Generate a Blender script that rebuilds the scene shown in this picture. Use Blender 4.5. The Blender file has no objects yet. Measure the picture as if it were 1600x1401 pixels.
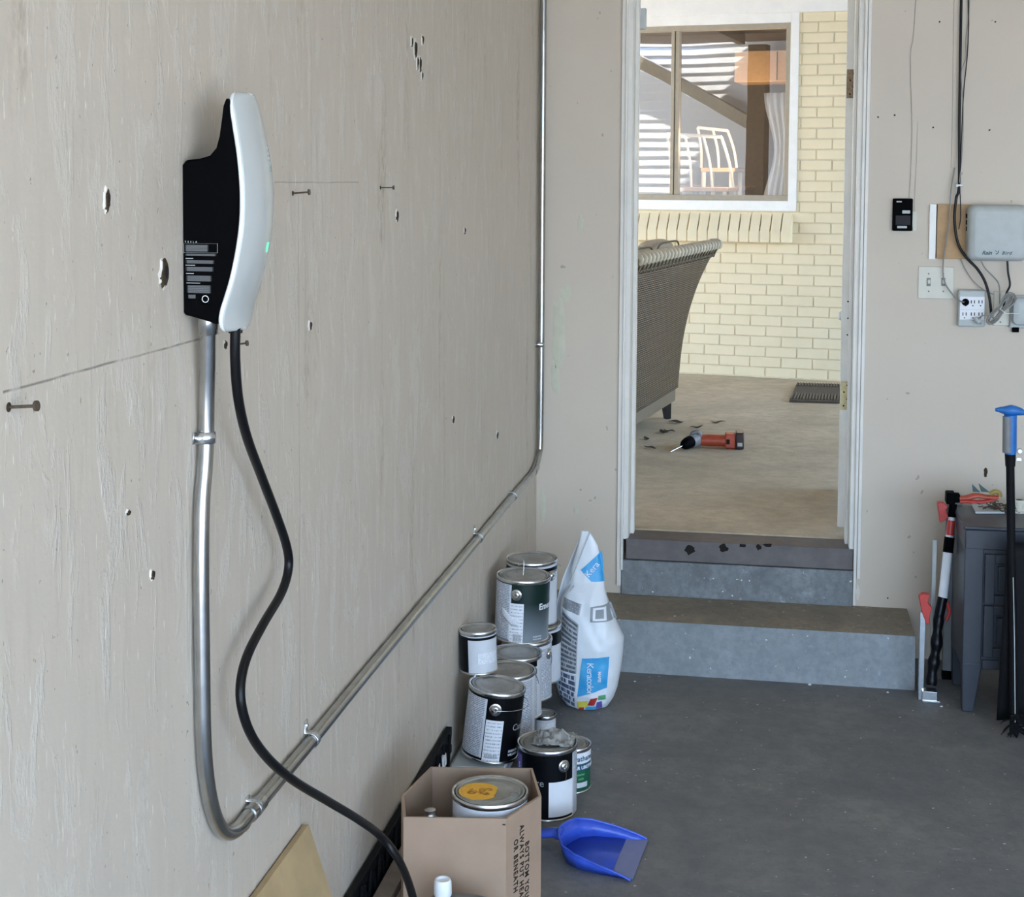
import bpy, math, random
from mathutils import Vector, Matrix, noise as mn
random.seed(7)
sc = bpy.context.scene
COL = sc.collection
PI = math.pi
# ------------------------------------------------------------------ camera
YAW, PITCH, ROLL, F, CX, CY = 0.174318, 0.0644730, 0.00566916, 2300.0, 800.0, 429.62
EYE = Vector((0, 0, 1.67))
fw = Vector((-math.sin(YAW)*math.cos(PITCH), math.cos(YAW)*math.cos(PITCH), -math.sin(PITCH)))
r0 = Vector((math.cos(YAW), math.sin(YAW), 0)); u0 = r0.cross(fw)
RT = r0*math.cos(ROLL)+u0*math.sin(ROLL); UP = -r0*math.sin(ROLL)+u0*math.cos(ROLL)
cd = bpy.data.cameras.new('camera'); cam = bpy.data.objects.new('camera', cd); COL.objects.link(cam)
mw = Matrix((RT, UP, -fw)).transposed().to_4x4(); mw.translation = EYE
cam.matrix_world = mw
cd.sensor_fit = 'HORIZONTAL'; cd.sensor_width = 36; cd.lens = F/1600*36
cd.shift_x = 0; cd.shift_y = (CY-700.5)/1600; cd.clip_start = .05; cd.clip_end = 200
sc.camera = cam
# measuring aids: where the line of sight of a point of the photo meets a plane of the room
def ray(x, y): return RT*((x-CX)/F)-UP*((y-CY)/F)+fw
def PX(x, y, v): d = ray(x, y); return EYE+d*(v/d.x)
def PY(x, y, v): d = ray(x, y); return EYE+d*(v/d.y)
def PZ(x, y, v): d = ray(x, y); return EYE+d*((v-EYE.z)/d.z)
# ------------------------------------------------------------------ light
w = bpy.data.worlds.new('sky'); sc.world = w; w.use_nodes = True
nt = w.node_tree; bg = nt.nodes['Background']
SKY_TOP, SKY_LOW, SKY_S = (.26, .50, 1.0), (.60, .79, 1.0), 3.35
tc = nt.nodes.new('ShaderNodeTexCoord'); sp = nt.nodes.new('ShaderNodeSeparateXYZ'); rp = nt.nodes.new('ShaderNodeValToRGB')
nt.links.new(tc.outputs['Generated'], sp.inputs[0]); nt.links.new(sp.outputs['Z'], rp.inputs[0])
rp.color_ramp.elements[0].color = (*SKY_LOW, 1); rp.color_ramp.elements[1].color = (*SKY_TOP, 1)
nt.links.new(rp.outputs[0], bg.inputs[0]); bg.inputs[1].default_value = SKY_S
sl = bpy.data.lights.new('sun', 'SUN'); sl.energy = 10; sl.angle = .01; sl.color = (1, .93, .82)
so = bpy.data.objects.new('sun', sl); COL.objects.link(so)
so.rotation_euler = Vector((-.62, .16, .77)).to_track_quat('Z', 'Y').to_euler()
def portal(name, loc, rot, sx, sy):
    l = bpy.data.lights.new(name, 'AREA'); l.shape = 'RECTANGLE'; l.size = sx; l.size_y = sy
    l.cycles.is_portal = True
    o = bpy.data.objects.new(name, l); COL.objects.link(o); o.location = loc; o.rotation_euler = rot
portal('garage_opening', (2.3, -.88, 1.2), (PI/2, 0, 0), 5.6, 2.4)
try:
    sc.cycles.use_denoising = True; sc.cycles.max_bounces = 10; sc.cycles.diffuse_bounces = 7; sc.cycles.sample_clamp_indirect = 8
except Exception: pass
vs = sc.view_settings; vs.view_transform = 'Standard'; vs.look = 'None'; vs.gamma = 1; vs.use_curve_mapping = False
vs.exposure = 1.33
# ------------------------------------------------------------------ mesh tools
class MB:
    def __init__(s): s.v = []; s.f = []; s.m = []; s.uv = {}
    def add(s, vs, fs, m=0, uv=None):
        b = len(s.v); s.v += [tuple(p) for p in vs]
        for i, f in enumerate(fs):
            if uv: s.uv[len(s.f)] = uv[i]
            s.f.append([b+k for k in f]); s.m.append(m)
        return s
    def box(s, a, b, m=0, mx=None):
        x0, y0, z0 = a; x1, y1, z1 = b
        vs = [Vector(p) for p in ((x0, y0, z0), (x1, y0, z0), (x1, y1, z0), (x0, y1, z0), (x0, y0, z1), (x1, y0, z1), (x1, y1, z1), (x0, y1, z1))]
        if mx is not None: vs = [mx @ p for p in vs]
        return s.add(vs, [(0, 3, 2, 1), (4, 5, 6, 7), (0, 1, 5, 4), (1, 2, 6, 5), (2, 3, 7, 6), (3, 0, 4, 7)], m)
    def tube(s, pts, r, n=12, m=0, caps=True, flat=1.0):
        pts = [Vector(p) for p in pts]; k = len(pts); rr = r if isinstance(r, (list, tuple)) else [r]*k
        T = [(pts[min(i+1, k-1)]-pts[max(i-1, 0)]).normalized() for i in range(k)]
        a = Vector((0, 0, 1)) if abs(T[0].z) < .9 else Vector((1, 0, 0))
        N = (a-T[0]*a.dot(T[0])).normalized(); vs = []; fs = []
        for i in range(k):
            N = (N-T[i]*N.dot(T[i])).normalized(); B = T[i].cross(N)
            for j in range(n):
                t = 2*PI*j/n; vs.append(pts[i]+(N*math.cos(t)*flat+B*math.sin(t))*rr[i])
        for i in range(k-1):
            for j in range(n):
                q = (j+1) % n; fs.append((i*n+j, i*n+q, (i+1)*n+q, (i+1)*n+j))
        if caps: fs.append(tuple(range(n))[::-1]); fs.append(tuple((k-1)*n+j for j in range(n)))
        return s.add(vs, fs, m)
    def cyl(s, a, b, r, r2=None, n=24, m=0): return s.tube([a, b], [r, r if r2 is None else r2], n, m)
    def lathe(s, prof, n=48, m=0, mx=None, ms=None):
        vs = []; k = len(prof)
        for (r, z) in prof:
            for j in range(n):
                t = 2*PI*j/n; p = Vector((r*math.sin(t), -r*math.cos(t), z)); vs.append(mx @ p if mx is not None else p)
        b = len(s.v); s.v += [tuple(p) for p in vs]
        for i in range(k-1):
            if prof[i][0] < 1e-6 and prof[i+1][0] < 1e-6: continue
            for j in range(n):
                q = (j+1) % n
                if prof[i][0] < 1e-6: f = [b+i*n, b+(i+1)*n+q, b+(i+1)*n+j][::1]
                elif prof[i+1][0] < 1e-6: f = [b+i*n+j, b+i*n+q, b+(i+1)*n]
                else: f = [b+i*n+j, b+i*n+q, b+(i+1)*n+q, b+(i+1)*n+j]
                s.f.append(f); s.m.append(ms[i] if ms else m)
        return s
    def prism(s, poly, fn, m=0):
        """poly: list of 2D points, fn(p, k) -> 3D for k = 0, 1"""
        n = len(poly); vs = [fn(p, 0) for p in poly]+[fn(p, 1) for p in poly]
        fs = [tuple(range(n))[::-1], tuple(range(n, 2*n))]+[(i, (i+1) % n, n+(i+1) % n, n+i) for i in range(n)]
        return s.add(vs, fs, m)
    def grid(s, fn, nu, nv, m=0):
        vs = [fn(i/nu, j/nv) for j in range(nv+1) for i in range(nu+1)]; fs = []; uv = []
        for j in range(nv):
            for i in range(nu):
                a = j*(nu+1)+i; fs.append((a, a+1, a+nu+2, a+nu+1))
                uv.append([(i/nu, j/nv), ((i+1)/nu, j/nv), ((i+1)/nu, (j+1)/nv), (i/nu, (j+1)/nv)])
        return s.add(vs, fs, m, uv)
    def build(s, name, mats, parent=None, bevel=0, smooth=True, solid=0, angle=38, sub=0, recalc=True):
        me = bpy.data.meshes.new(name); me.from_pydata(s.v, [], s.f); me.validate(clean_customdata=False)
        if recalc:
            import bmesh
            b = bmesh.new(); b.from_mesh(me); bmesh.ops.recalc_face_normals(b, faces=b.faces); b.to_mesh(me); b.free()
        mats = mats if isinstance(mats, (list, tuple)) else [mats]
        for q in mats: me.materials.append(q)
        if len(me.polygons) == len(s.f):
            for p, k in zip(me.polygons, s.m): p.material_index = k
            if s.uv:
                L = me.uv_layers.new(name='UVMap')
                for i, c in s.uv.items():
                    p = me.polygons[i]; lv = {me.loops[li].vertex_index: li for li in p.loop_indices}
                    for vi, co in zip(s.f[i], c):
                        if vi in lv: L.data[lv[vi]].uv = co
        if smooth:
            for p in me.polygons: p.use_smooth = True
            me.set_sharp_from_angle(angle=math.radians(angle))
        o = bpy.data.objects.new(name, me); COL.objects.link(o)
        if parent: o.parent = parent
        if solid:
            k = o.modifiers.new('thickness', 'SOLIDIFY'); k.thickness = solid; k.offset = 0
        if bevel:
            k = o.modifiers.new('bevel', 'BEVEL'); k.width = bevel; k.segments = 2; k.limit_method = 'ANGLE'; k.angle_limit = math.radians(40)
            k.harden_normals = False
        if sub:
            k = o.modifiers.new('sub', 'SUBSURF'); k.levels = sub; k.render_levels = sub
        return o
def thing(name, label, cat, loc=(0, 0, 0), rot=(0, 0, 0), group=None):
    o = bpy.data.objects.new(name, None); COL.objects.link(o); o.empty_display_size = .05
    o.location = loc; o.rotation_euler = rot; return tag(o, label, cat, group)
def tag(o, label, cat, group=None, kind=None):
    o['label'] = label; o['category'] = cat
    if group: o['group'] = group
    if kind: o['kind'] = kind
    return o
def struct(o, label=None):
    o['kind'] = 'structure'
    if label: o['label'] = label
    return o
def smooth_path(pts, n=8):
    pts = [Vector(p) for p in pts]; out = []
    for i in range(len(pts)-1):
        p0 = pts[max(i-1, 0)]; p1 = pts[i]; p2 = pts[i+1]; p3 = pts[min(i+2, len(pts)-1)]
        for k in range(n):
            t = k/n
            out.append(.5*((2*p1)+(p2-p0)*t+(2*p0-5*p1+4*p2-p3)*t*t+(3*p1-p0-3*p2+p3)*t**3))
    out.append(pts[-1]); return out
def text_mesh(txt, size, fn, name, mat, parent, align='LEFT', thick=.0006, slant=0, res=2, bold=0, space=1):
    """letters laid out flat, then every vertex sent through fn(x, y, z)"""
    c = bpy.data.curves.new('lettering', 'FONT'); c.body = txt; c.size = size; c.align_x = align; c.extrude = thick
    c.resolution_u = res; c.shear = slant; c.offset = bold; c.space_character = space
    t = bpy.data.objects.new('lettering', c); COL.objects.link(t)
    dg = bpy.context.evaluated_depsgraph_get(); dg.update()
    me = bpy.data.meshes.new_from_object(t.evaluated_get(dg)); bpy.data.objects.remove(t)
    for v in me.vertices: v.co = fn(v.co.x, v.co.y, v.co.z)
    me.materials.clear(); me.materials.append(mat)
    o = bpy.data.objects.new(name, me); COL.objects.link(o)
    if parent: o.parent = parent
    return o
# ------------------------------------------------------------------ materials
class NT:
    def __init__(s, name):
        s.mat = bpy.data.materials.new(name); s.mat.use_nodes = True; s.t = s.mat.node_tree
        s.b = s.t.nodes['Principled BSDF']
    def n(s, typ, **k):
        q = s.t.nodes.new(typ)
        for a, v in k.items():
            if a.startswith('i_'): q.inputs[a[2:].replace('_', ' ')].default_value = v
            else: setattr(q, a, v)
        return q
    def l(s, a, b): s.t.links.new(a, b)
    def coord(s, kind='Object', scale=(1, 1, 1), loc=(0, 0, 0)):
        c = s.n('ShaderNodeTexCoord') if kind != 'Position' else s.n('ShaderNodeNewGeometry')
        m = s.n('ShaderNodeMapping'); m.inputs['Scale'].default_value = scale; m.inputs['Location'].default_value = loc
        s.l(c.outputs[kind], m.inputs[0]); return m.outputs[0]
    def noise(s, v, scale, detail=4, rough=.55, lo=None, hi=None, dist=0):
        q = s.n('ShaderNodeTexNoise'); q.inputs['Scale'].default_value = scale; q.inputs['Detail'].default_value = detail
        q.inputs['Roughness'].default_value = rough; q.inputs['Distortion'].default_value = dist
        if v is not None: s.l(v, q.inputs['Vector'])
        if lo is None: return q.outputs['Fac']
        return s.remap(q.outputs['Fac'], lo, hi)
    def remap(s, o, lo, hi, a=0., b=1.):
        r = s.n('ShaderNodeMapRange', clamp=True); r.inputs[1].default_value = lo; r.inputs[2].default_value = hi
        r.inputs[3].default_value = a; r.inputs[4].default_value = b; s.l(o, r.inputs[0]); return r.outputs[0]
    def math(s, op, a, b=0., c=None):
        q = s.n('ShaderNodeMath', operation=op)
        for i, v in enumerate((a, b) if c is None else (a, b, c)):
            if hasattr(v, 'links'): s.l(v, q.inputs[i])
            else: q.inputs[i].default_value = v
        return q.outputs[0]
    def mix(s, f, a, b):
        q = s.n('ShaderNodeMix', data_type='RGBA')
        for i, v in ((0, f), (6, a), (7, b)):
            if hasattr(v, 'links'): s.l(v, q.inputs[i])
            else: q.inputs[i].default_value = (v if i == 0 else (*v, 1))
        return q.outputs[2]
    def bump(s, h, strength=.3, dist=.01, prev=None):
        q = s.n('ShaderNodeBump'); q.inputs['Strength'].default_value = strength; q.inputs['Distance'].default_value = dist
        s.l(h, q.inputs['Height'])
        if prev is not None: s.l(prev, q.inputs['Normal'])
        return q.outputs[0]
    def done(s, col=None, rough=.5, metal=0., nrm=None, spec=.5):
        b = s.b
        if col is not None:
            if hasattr(col, 'links'): s.l(col, b.inputs['Base Color'])
            else: b.inputs['Base Color'].default_value = (*col, 1)
        if hasattr(rough, 'links'): s.l(rough, b.inputs['Roughness'])
        else: b.inputs['Roughness'].default_value = rough
        b.inputs['Metallic'].default_value = metal; b.inputs['Specular IOR Level'].default_value = spec
        if nrm is not None: s.l(nrm, b.inputs['Normal'])
        return s.mat
def plain(name, c, rough=.5, metal=0., vary=.12, scale=30, bump=.0, spec=.5, c2=None):
    m = NT(name); v = m.coord(); n = m.noise(v, scale, 4, .6, .35, .7)
    d = c2 if c2 else tuple(x*(1-vary) for x in c)
    nr = m.bump(m.noise(v, scale*4, 3), bump, .002) if bump else None
    return m.done(m.mix(n, c, d), rough, metal, nr, spec)
def print_mat(name, bg, ink, rows, thr=.42, fill=.55, words=26, rough=.45):
    """small print: rows of broken words across the label's UVs"""
    m = NT(name); c = m.n('ShaderNodeTexCoord'); s_ = m.n('ShaderNodeSeparateXYZ'); m.l(c.outputs['UV'], s_.inputs[0])
    vr = m.math('MULTIPLY', s_.outputs['Y'], rows); row = m.math('FLOOR', vr); fr = m.math('FRACT', vr)
    cb = m.n('ShaderNodeCombineXYZ'); m.l(m.math('MULTIPLY', s_.outputs['X'], words), cb.inputs[0]); m.l(m.math('MULTIPLY', row, 3.37), cb.inputs[1])
    nn = m.noise(cb.outputs[0], 1.0, 2, .6); a = m.math('GREATER_THAN', nn, thr)
    b_ = m.math('LESS_THAN', fr, fill)
    e1 = m.math('GREATER_THAN', s_.outputs['X'], .05); e2 = m.math('LESS_THAN', s_.outputs['X'], .95)
    k = m.math('MULTIPLY', m.math('MULTIPLY', a, b_), m.math('MULTIPLY', e1, e2))
    return m.done(m.mix(k, bg, ink), rough)
def wall_mat(name, base, light, stain, left=False):
    m = NT(name)
    g = m.n('ShaderNodeNewGeometry'); s_ = m.n('ShaderNodeSeparateXYZ'); m.l(g.outputs['Position'], s_.inputs[0])
    st = m.coord('Position', (22, 22, 4.2)); st2 = m.coord('Position', (60, 60, 8), (3, 7, 1)); iso = m.coord('Position')
    if left:
        patch = m.noise(m.coord('Position', (17, 17, 5.5)), 1.0, 5, .6, .52, .60, .9)
        streak = m.noise(m.coord('Position', (34, 34, 5), (3, 7, 1)), 1.0, 3, .55, .48, .68)
        fine = m.noise(m.coord('Position', (150, 150, 55)), 1.0, 4, .7, .46, .60)
        region = m.noise(iso, 2.2, 2, .5, .42, .60)
        flake = m.math('MULTIPLY', m.math('MULTIPLY', fine, patch), 1.0)
        col = m.mix(m.math('MULTIPLY', patch, .38), base, light)
        col = m.mix(m.math('MULTIPLY', streak, .22), col, stain)
        # thin pale scrape lines and dark flecks
        fl = m.noise(m.coord('Position', (190, 190, 26), (2, 2, 2)), 1.0, 2, .5, .705, .74)
        col = m.mix(m.math('MULTIPLY', fl, .45), col, tuple(min(1, x*1.5) for x in light))
        fd = m.noise(m.coord('Position', (120, 120, 90), (5, 1, 2)), 1.0, 2, .5, .735, .76)
        col = m.mix(m.math('MULTIPLY', fd, .6), col, (.10, .075, .05))
        br = m.math('MULTIPLY', m.noise(m.coord('Position', (9, 9, 1.3), (1, 4, 2)), 1.0, 3, .6, .60, .74), m.noise(m.coord('Position', (70, 70, 30)), 1.0, 3, .6, .42, .6))
        col = m.mix(m.math('MULTIPLY', br, .8), col, (.35, .28, .20))
        # sheet joints
        brk = m.noise(m.coord('Position', (14, 14, 9)), 1.0, 3, .6, .36, .5)
        def line(coord, c, wd): return m.remap(m.math('ABSOLUTE', m.math('SUBTRACT', coord, c)), 0, wd, 1, 0)
        wob = m.math('MULTIPLY', m.math('SUBTRACT', m.noise(iso, 9, 2), .5), .012)
        zz = m.math('ADD', s_.outputs['Z'], m.math('MULTIPLY', wob, .3)); yy = m.math('ADD', s_.outputs['Y'], wob)
        hz = m.math('MULTIPLY', line(zz, 1.4335, .0022), m.math('MULTIPLY', m.math('LESS_THAN', s_.outputs['Y'], 2.13), m.math('GREATER_THAN', s_.outputs['Y'], 1.485)))
        vt = m.math('MULTIPLY', line(yy, 2.515, .0026), m.math('LESS_THAN', s_.outputs['Z'], 1.64))
        vt2 = m.math('MULTIPLY', line(yy, 2.553, .0016), m.math('MULTIPLY', m.math('LESS_THAN', s_.outputs['Z'], 1.62), m.math('GREATER_THAN', s_.outputs['Z'], 1.30)))
        h2 = m.math('MULTIPLY', line(zz, 1.664, .0016), m.math('MULTIPLY', m.math('LESS_THAN', s_.outputs['Y'], 2.9), m.math('GREATER_THAN', s_.outputs['Y'], 2.38)))
        j = m.math('MAXIMUM', m.math('MAXIMUM', hz, m.math('MULTIPLY', vt, .55)), m.math('MAXIMUM', m.math('MULTIPLY', vt2, .45), m.math('MULTIPLY', h2, .6)))
        j = m.math('MULTIPLY', j, m.math('ADD', m.math('MULTIPLY', brk, .7), .3))
        col = m.mix(m.math('MULTIPLY', j, .8), col, (.12, .10, .08))
        hgt = m.math('ADD', m.math('MULTIPLY', patch, .5), m.math('ADD', m.math('MULTIPLY', flake, .9), m.math('MULTIPLY', streak, .25)))
        hgt = m.math('SUBTRACT', hgt, m.math('MULTIPLY', j, 1.0))
        n1 = m.bump(m.noise(iso, 55, 3, .6), .10, .004)
        nr = m.bump(m.math('MULTIPLY', hgt, m.math('ADD', m.math('MULTIPLY', region, .7), .3)), .55, .0022, n1)
        return m.done(col, .5, 0, nr, .45)
    p = m.noise(iso, 1.7, 4, .5, .45, .62)
    col = m.mix(m.math('MULTIPLY', p, .25), base, light)
    fd = m.noise(m.coord('Position', (38, 38, 38), (2, 3, 1)), 1.0, 1, .4, .79, .80)
    col = m.mix(m.math('MULTIPLY', fd, .45), col, (.18, .15, .12))
    nr = m.bump(m.noise(iso, 14, 4, .6), .12, .01, m.bump(m.noise(iso, 160, 2), .05, .002))
    return m.done(col, .55, 0, nr, .4)
M = {}
M['wall_left'] = wall_mat('beige painted plywood', (.595, .52, .43), (.69, .635, .56), (.49, .425, .35), True)
M['wall_back'] = wall_mat('beige painted drywall', (.62, .54, .445), (.68, .61, .51), (.5, .45, .38))
M['ceiling'] = plain('white ceiling paint', (.80, .75, .66), .8, bump=.1)
def concrete(name, a, b, c, speck=True, rough=.7, sc_=3.):
    m = NT(name); v = m.coord('Position'); n = m.noise(v, sc_, 6, .62, .35, .66, .5); n2 = m.noise(v, sc_*6, 5, .7, .42, .62)
    col = m.mix(n, a, b); col = m.mix(m.math('MULTIPLY', n2, .45), col, c)
    n3 = m.noise(v, 60, 3, .6, .55, .7); col = m.mix(m.math('MULTIPLY', n3, .22), col, tuple(x*.55 for x in a))
    if speck:
        s1 = m.noise(m.coord('Position', (70, 70, 70), (4, 2, 7)), 1.0, 1, .4, .76, .78)
        col = m.mix(m.math('MULTIPLY', s1, .75), col, (.75, .78, .8))
        s2 = m.math('MULTIPLY', m.noise(m.coord('Position', (26, 60, 30), (4, 9, 7)), 1.0, 3, .6, .62, .72), m.noise(v, 2.3, 2, .5, .5, .6))
        col = m.mix(m.math('MULTIPLY', s2, .35), col, tuple(min(1, x*2.2) for x in b))
    nr = m.bump(n2, .18, .004, m.bump(m.noise(v, 120, 3, .7), .2, .001))
    return m.done(col, rough, 0, nr, .35)
M['floor'] = concrete('grey garage concrete', (.160, .162, .165), (.225, .222, .215), (.125, .13, .14), rough=.6)
M['step'] = concrete('grey painted step riser', (.24, .265, .28), (.30, .325, .34), (.17, .19, .205), rough=.6, sc_=6)
M['riser'] = concrete('dark grey step riser', (.165, .175, .18), (.25, .27, .28), (.11, .12, .13), rough=.6, sc_=7)
M['tread'] = concrete('worn brown step tread', (.24, .205, .16), (.33, .28, .205), (.16, .145, .13), rough=.6, sc_=5)
M['sill'] = plain('dark worn threshold wood', (.115, .10, .098), .6, scale=14, c2=(.16, .14, .135), bump=.3)
M['patio'] = concrete('tan patio concrete', (.43, .35, .24), (.58, .475, .335), (.33, .27, .185), False, .75, 2.2)
M['drive'] = concrete('sunlit driveway concrete', (.52, .47, .40), (.6, .55, .47), (.45, .41, .35), False, .85)
M['brick'] = plain('cream painted brick', (.84, .725, .50), .6, scale=5, c2=(.79, .68, .455), bump=.35)
M['mortar'] = plain('cream painted mortar', (.72, .62, .42), .7, scale=20, bump=.4)
M['soffit'] = plain('brown stained soffit boards', (.22, .165, .115), .6, scale=6)
M['trimw'] = plain('white trim paint', (.93, .91, .86), .45, vary=.06, scale=12, bump=.08)
M['jamb'] = plain('white door paint', (.80, .765, .70), .4, vary=.10, scale=9, bump=.12)
M['siding'] = plain('white siding', (.80, .82, .84), .55, vary=.05)
M['winframe'] = plain('tan window frame', (.42, .36, .27), .45, vary=.1)
M['steel'] = plain('galvanised steel conduit', (.50, .50, .49), .24, 1., vary=.22, scale=22, bump=.03)
M['zinc'] = plain('bright zinc strap', (.78, .82, .86), .25, 1., vary=.15, scale=60)
M['tin'] = plain('tin can rim', (.80, .80, .80), .25, 1., vary=.35, scale=40)
M['lid'] = plain('dull can lid', (.50, .50, .48), .42, .45, vary=.4, scale=18, bump=.1)
M['lid_dusty'] = plain('dusty can lid', (.40, .385, .34), .55, .3, vary=.35, scale=22, bump=.1)
M['black'] = plain('black plastic', (.003, .003, .0035), .6, vary=.2, spec=.02)
M['satin'] = plain('satin black metal', (.008, .008, .009), .6, vary=.2, spec=.12)
M['rubber'] = plain('black cable rubber', (.006, .006, .007), .36, vary=.2, spec=.28)
M['canblack'] = plain('black can print', (.004, .0045, .006), .3, vary=.2, spec=.18)
M['canwhite'] = plain('white can print', (.66, .68, .72), .35, vary=.06)
M['paper'] = plain('white sticker paper', (.82, .84, .88), .6, vary=.04)
M['white'] = plain('white plastic', (.82, .83, .83), .35, vary=.04)
M['whiteglass'] = plain('white glass face', (.52, .54, .525), .10, vary=.02, spec=.6)
M['blue'] = plain('blue plastic', (.045, .11, .62), .35, vary=.25, scale=14, bump=.06)
M['bluegrip'] = plain('blue grip plastic', (.02, .16, .50), .35, vary=.15)
M['red'] = plain('red tool plastic', (.55, .045, .035), .4, vary=.2)
M['redo'] = plain('orange red tool plastic', (.52, .09, .045), .42, vary=.25, scale=20)
M['darkgrey'] = plain('dark grey resin', (.046, .052, .068), .4, vary=.2, scale=12, bump=.05)
M['grey'] = plain('mid grey plastic', (.20, .20, .20), .5, vary=.15)
M['lgrey'] = plain('light grey plastic', (.50, .53, .52), .5, vary=.08)
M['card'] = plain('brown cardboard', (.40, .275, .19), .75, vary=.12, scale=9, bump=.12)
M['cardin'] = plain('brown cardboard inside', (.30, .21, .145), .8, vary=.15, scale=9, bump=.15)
M['ply'] = plain('raw plywood', (.50, .36, .19), .65, vary=.22, scale=8, bump=.1)
M['plyw'] = plain('orange plywood', (.52, .32, .15), .6, vary=.25, scale=16, bump=.1)
M['plank'] = plain('weathered plank', (.26, .20, .15), .7, vary=.3, scale=24, bump=.25)
M['ink'] = plain('black ink', (.02, .016, .014), .6)
M['orange'] = plain('orange sticker', (.90, .47, .04), .5, vary=.12, scale=60)
M['brown'] = plain('brown splotch', (.28, .12, .03), .6)
M['fabric'] = plain('beige cushion fabric', (.50, .42, .30), .85, vary=.1, scale=60, bump=.2)
M['leaf'] = plain('dry leaf', (.055, .040, .022), .7, vary=.3)
M['darkwood'] = plain('dark leg wood', (.016, .011, .007), .6, spec=.2)
M['rail'] = plain('taupe sofa rail', (.15, .112, .068), .55)
M['brass'] = plain('aged brass hinge', (.48, .40, .22), .4, .7, vary=.3, scale=90)
M['rusty'] = plain('rusty painted hinge', (.34, .24, .15), .6, .2, vary=.5, scale=120)
M['nail'] = plain('aged brown nail', (.14, .105, .075), .5, .5, vary=.4, scale=200)
M['wire'] = plain('grey cord', (.30, .29, .27), .5, vary=.15)
M['beigewire'] = plain('beige wire', (.50, .44, .38), .5, vary=.1)
M['outlet'] = plain('outlet white', (.82, .82, .84), .4, vary=.03)
M['plate'] = plain('almond switch plate', (.66, .63, .53), .4, vary=.05)
M['green'] = plain('dark green label', (.012, .11, .06), .35, vary=.2)
M['teal'] = plain('teal label', (.02, .09, .16), .4)
M['skyblue'] = plain('sky blue print', (.03, .33, .68), .4, vary=.3, scale=14, c2=(.10, .45, .75))
M['yellow'] = plain('yellow print', (.75, .65, .10), .5)
M['purple'] = plain('purple print', (.14, .11, .42), .5)
M['leafgreen'] = plain('green print', (.10, .38, .16), .5)
M['bag'] = plain('white plastic bag', (.78, .81, .84), .34, vary=.08, scale=10, bump=.2)
M['baggrey'] = plain('grey bag print', (.30, .32, .34), .45, vary=.1)
M['greyline'] = plain('pale print grey', (.35, .35, .35), .5)
M['tape'] = plain('crumpled grey tape', (.36, .36, .34), .5, vary=.3, scale=40, bump=.4)
M['torn'] = plain('torn plaster edge', (.74, .68, .60), .8, bump=.5)
M['hole'] = plain('dark hole', (.045, .028, .012), .9)
M['holeblack'] = plain('black hole', (.012, .008, .006), .95)
M['filler'] = plain('cream wall filler', (.62, .60, .47), .7, vary=.08)
M['twig'] = plain('dry brown twigs', (.10, .075, .05), .8, vary=.4)
M['mat'] = plain('brown rubber mat', (.09, .07, .05), .8, vary=.3, scale=60, bump=.3)
M['inwall'] = plain('brown room wall', (.24, .17, .11), .7)
M['inlight'] = plain('warm cupboard wood', (.62, .38, .18), .5)
M['whitepaint'] = plain('white chair paint', (.8, .8, .78), .4)
m_ = NT('green indicator light'); e = m_.b; e.inputs['Emission Color'].default_value = (.03, .9, .35, 1); e.inputs['Emission Strength'].default_value = 1.2
M['led'] = m_.done((.05, .7, .35), .4)
m_ = NT('window glass'); m_.b.inputs['Transmission Weight'].default_value = 0
mo = m_.t.nodes['Material Output']; gl = m_.n('ShaderNodeBsdfGlossy'); gl.inputs['Roughness'].default_value = .0; gl.inputs[0].default_value = (.95, .97, 1, 1)
tr = m_.n('ShaderNodeBsdfTransparent'); mx_ = m_.n('ShaderNodeMixShader'); mx_.inputs[0].default_value = .40
gv = m_.coord('Object', (1, 1, 1)); m_.l(m_.bump(m_.noise(gv, 1.6, 1, .5), .12, .006), gl.inputs['Normal'])
m_.l(tr.outputs[0], mx_.inputs[1]); m_.l(gl.outputs[0], mx_.inputs[2]); m_.l(mx_.outputs[0], mo.inputs['Surface']); M['glass'] = m_.mat
# wicker: small interlaced strands
m_ = NT('woven wicker'); v = m_.coord('UV', (1, 1, 1))
wv = m_.n('ShaderNodeTexWave', wave_type='BANDS', bands_direction='Y'); wv.inputs['Scale'].default_value = 15; wv.inputs['Distortion'].default_value = 1.2; wv.inputs['Detail'].default_value = 2; wv.inputs['Detail Scale'].default_value = 3
wx = m_.n('ShaderNodeTexWave', wave_type='BANDS', bands_direction='X'); wx.inputs['Scale'].default_value = 4.5; wx.inputs['Distortion'].default_value = .6
m_.l(v, wv.inputs[0]); m_.l(v, wx.inputs[0])
hh = m_.math('MULTIPLY', wv.outputs['Fac'], m_.math('ADD', m_.math('MULTIPLY', wx.outputs['Fac'], .6), .4))
M['wicker'] = m_.done(m_.mix(m_.remap(hh, .0, .9), (.020, .012, .005), (.22, .150, .072)), .6, 0, m_.bump(hh, 1., .006))
M['wickrim'] = plain('pale wicker strand', (.50, .43, .31), .55, vary=.25, scale=40, bump=.1)
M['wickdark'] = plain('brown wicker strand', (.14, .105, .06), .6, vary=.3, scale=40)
M['print'] = print_mat('small print on white', (.66, .68, .72), (.25, .27, .32), 34)
M['printS'] = print_mat('sticker print', (.82, .84, .88), (.35, .37, .42), 12, .5, .4)
M['printG'] = print_mat('bag small print', (.42, .44, .46), (.10, .11, .13), 12, .40, .6, 18)
M['printT'] = print_mat('bag chart print', (.62, .65, .70), (.07, .09, .16), 6, .44, .75, 9)
M['printK'] = print_mat('white print on black', (.003, .003, .003), (.19, .19, .195), 9, .22, .5, 14)
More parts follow.
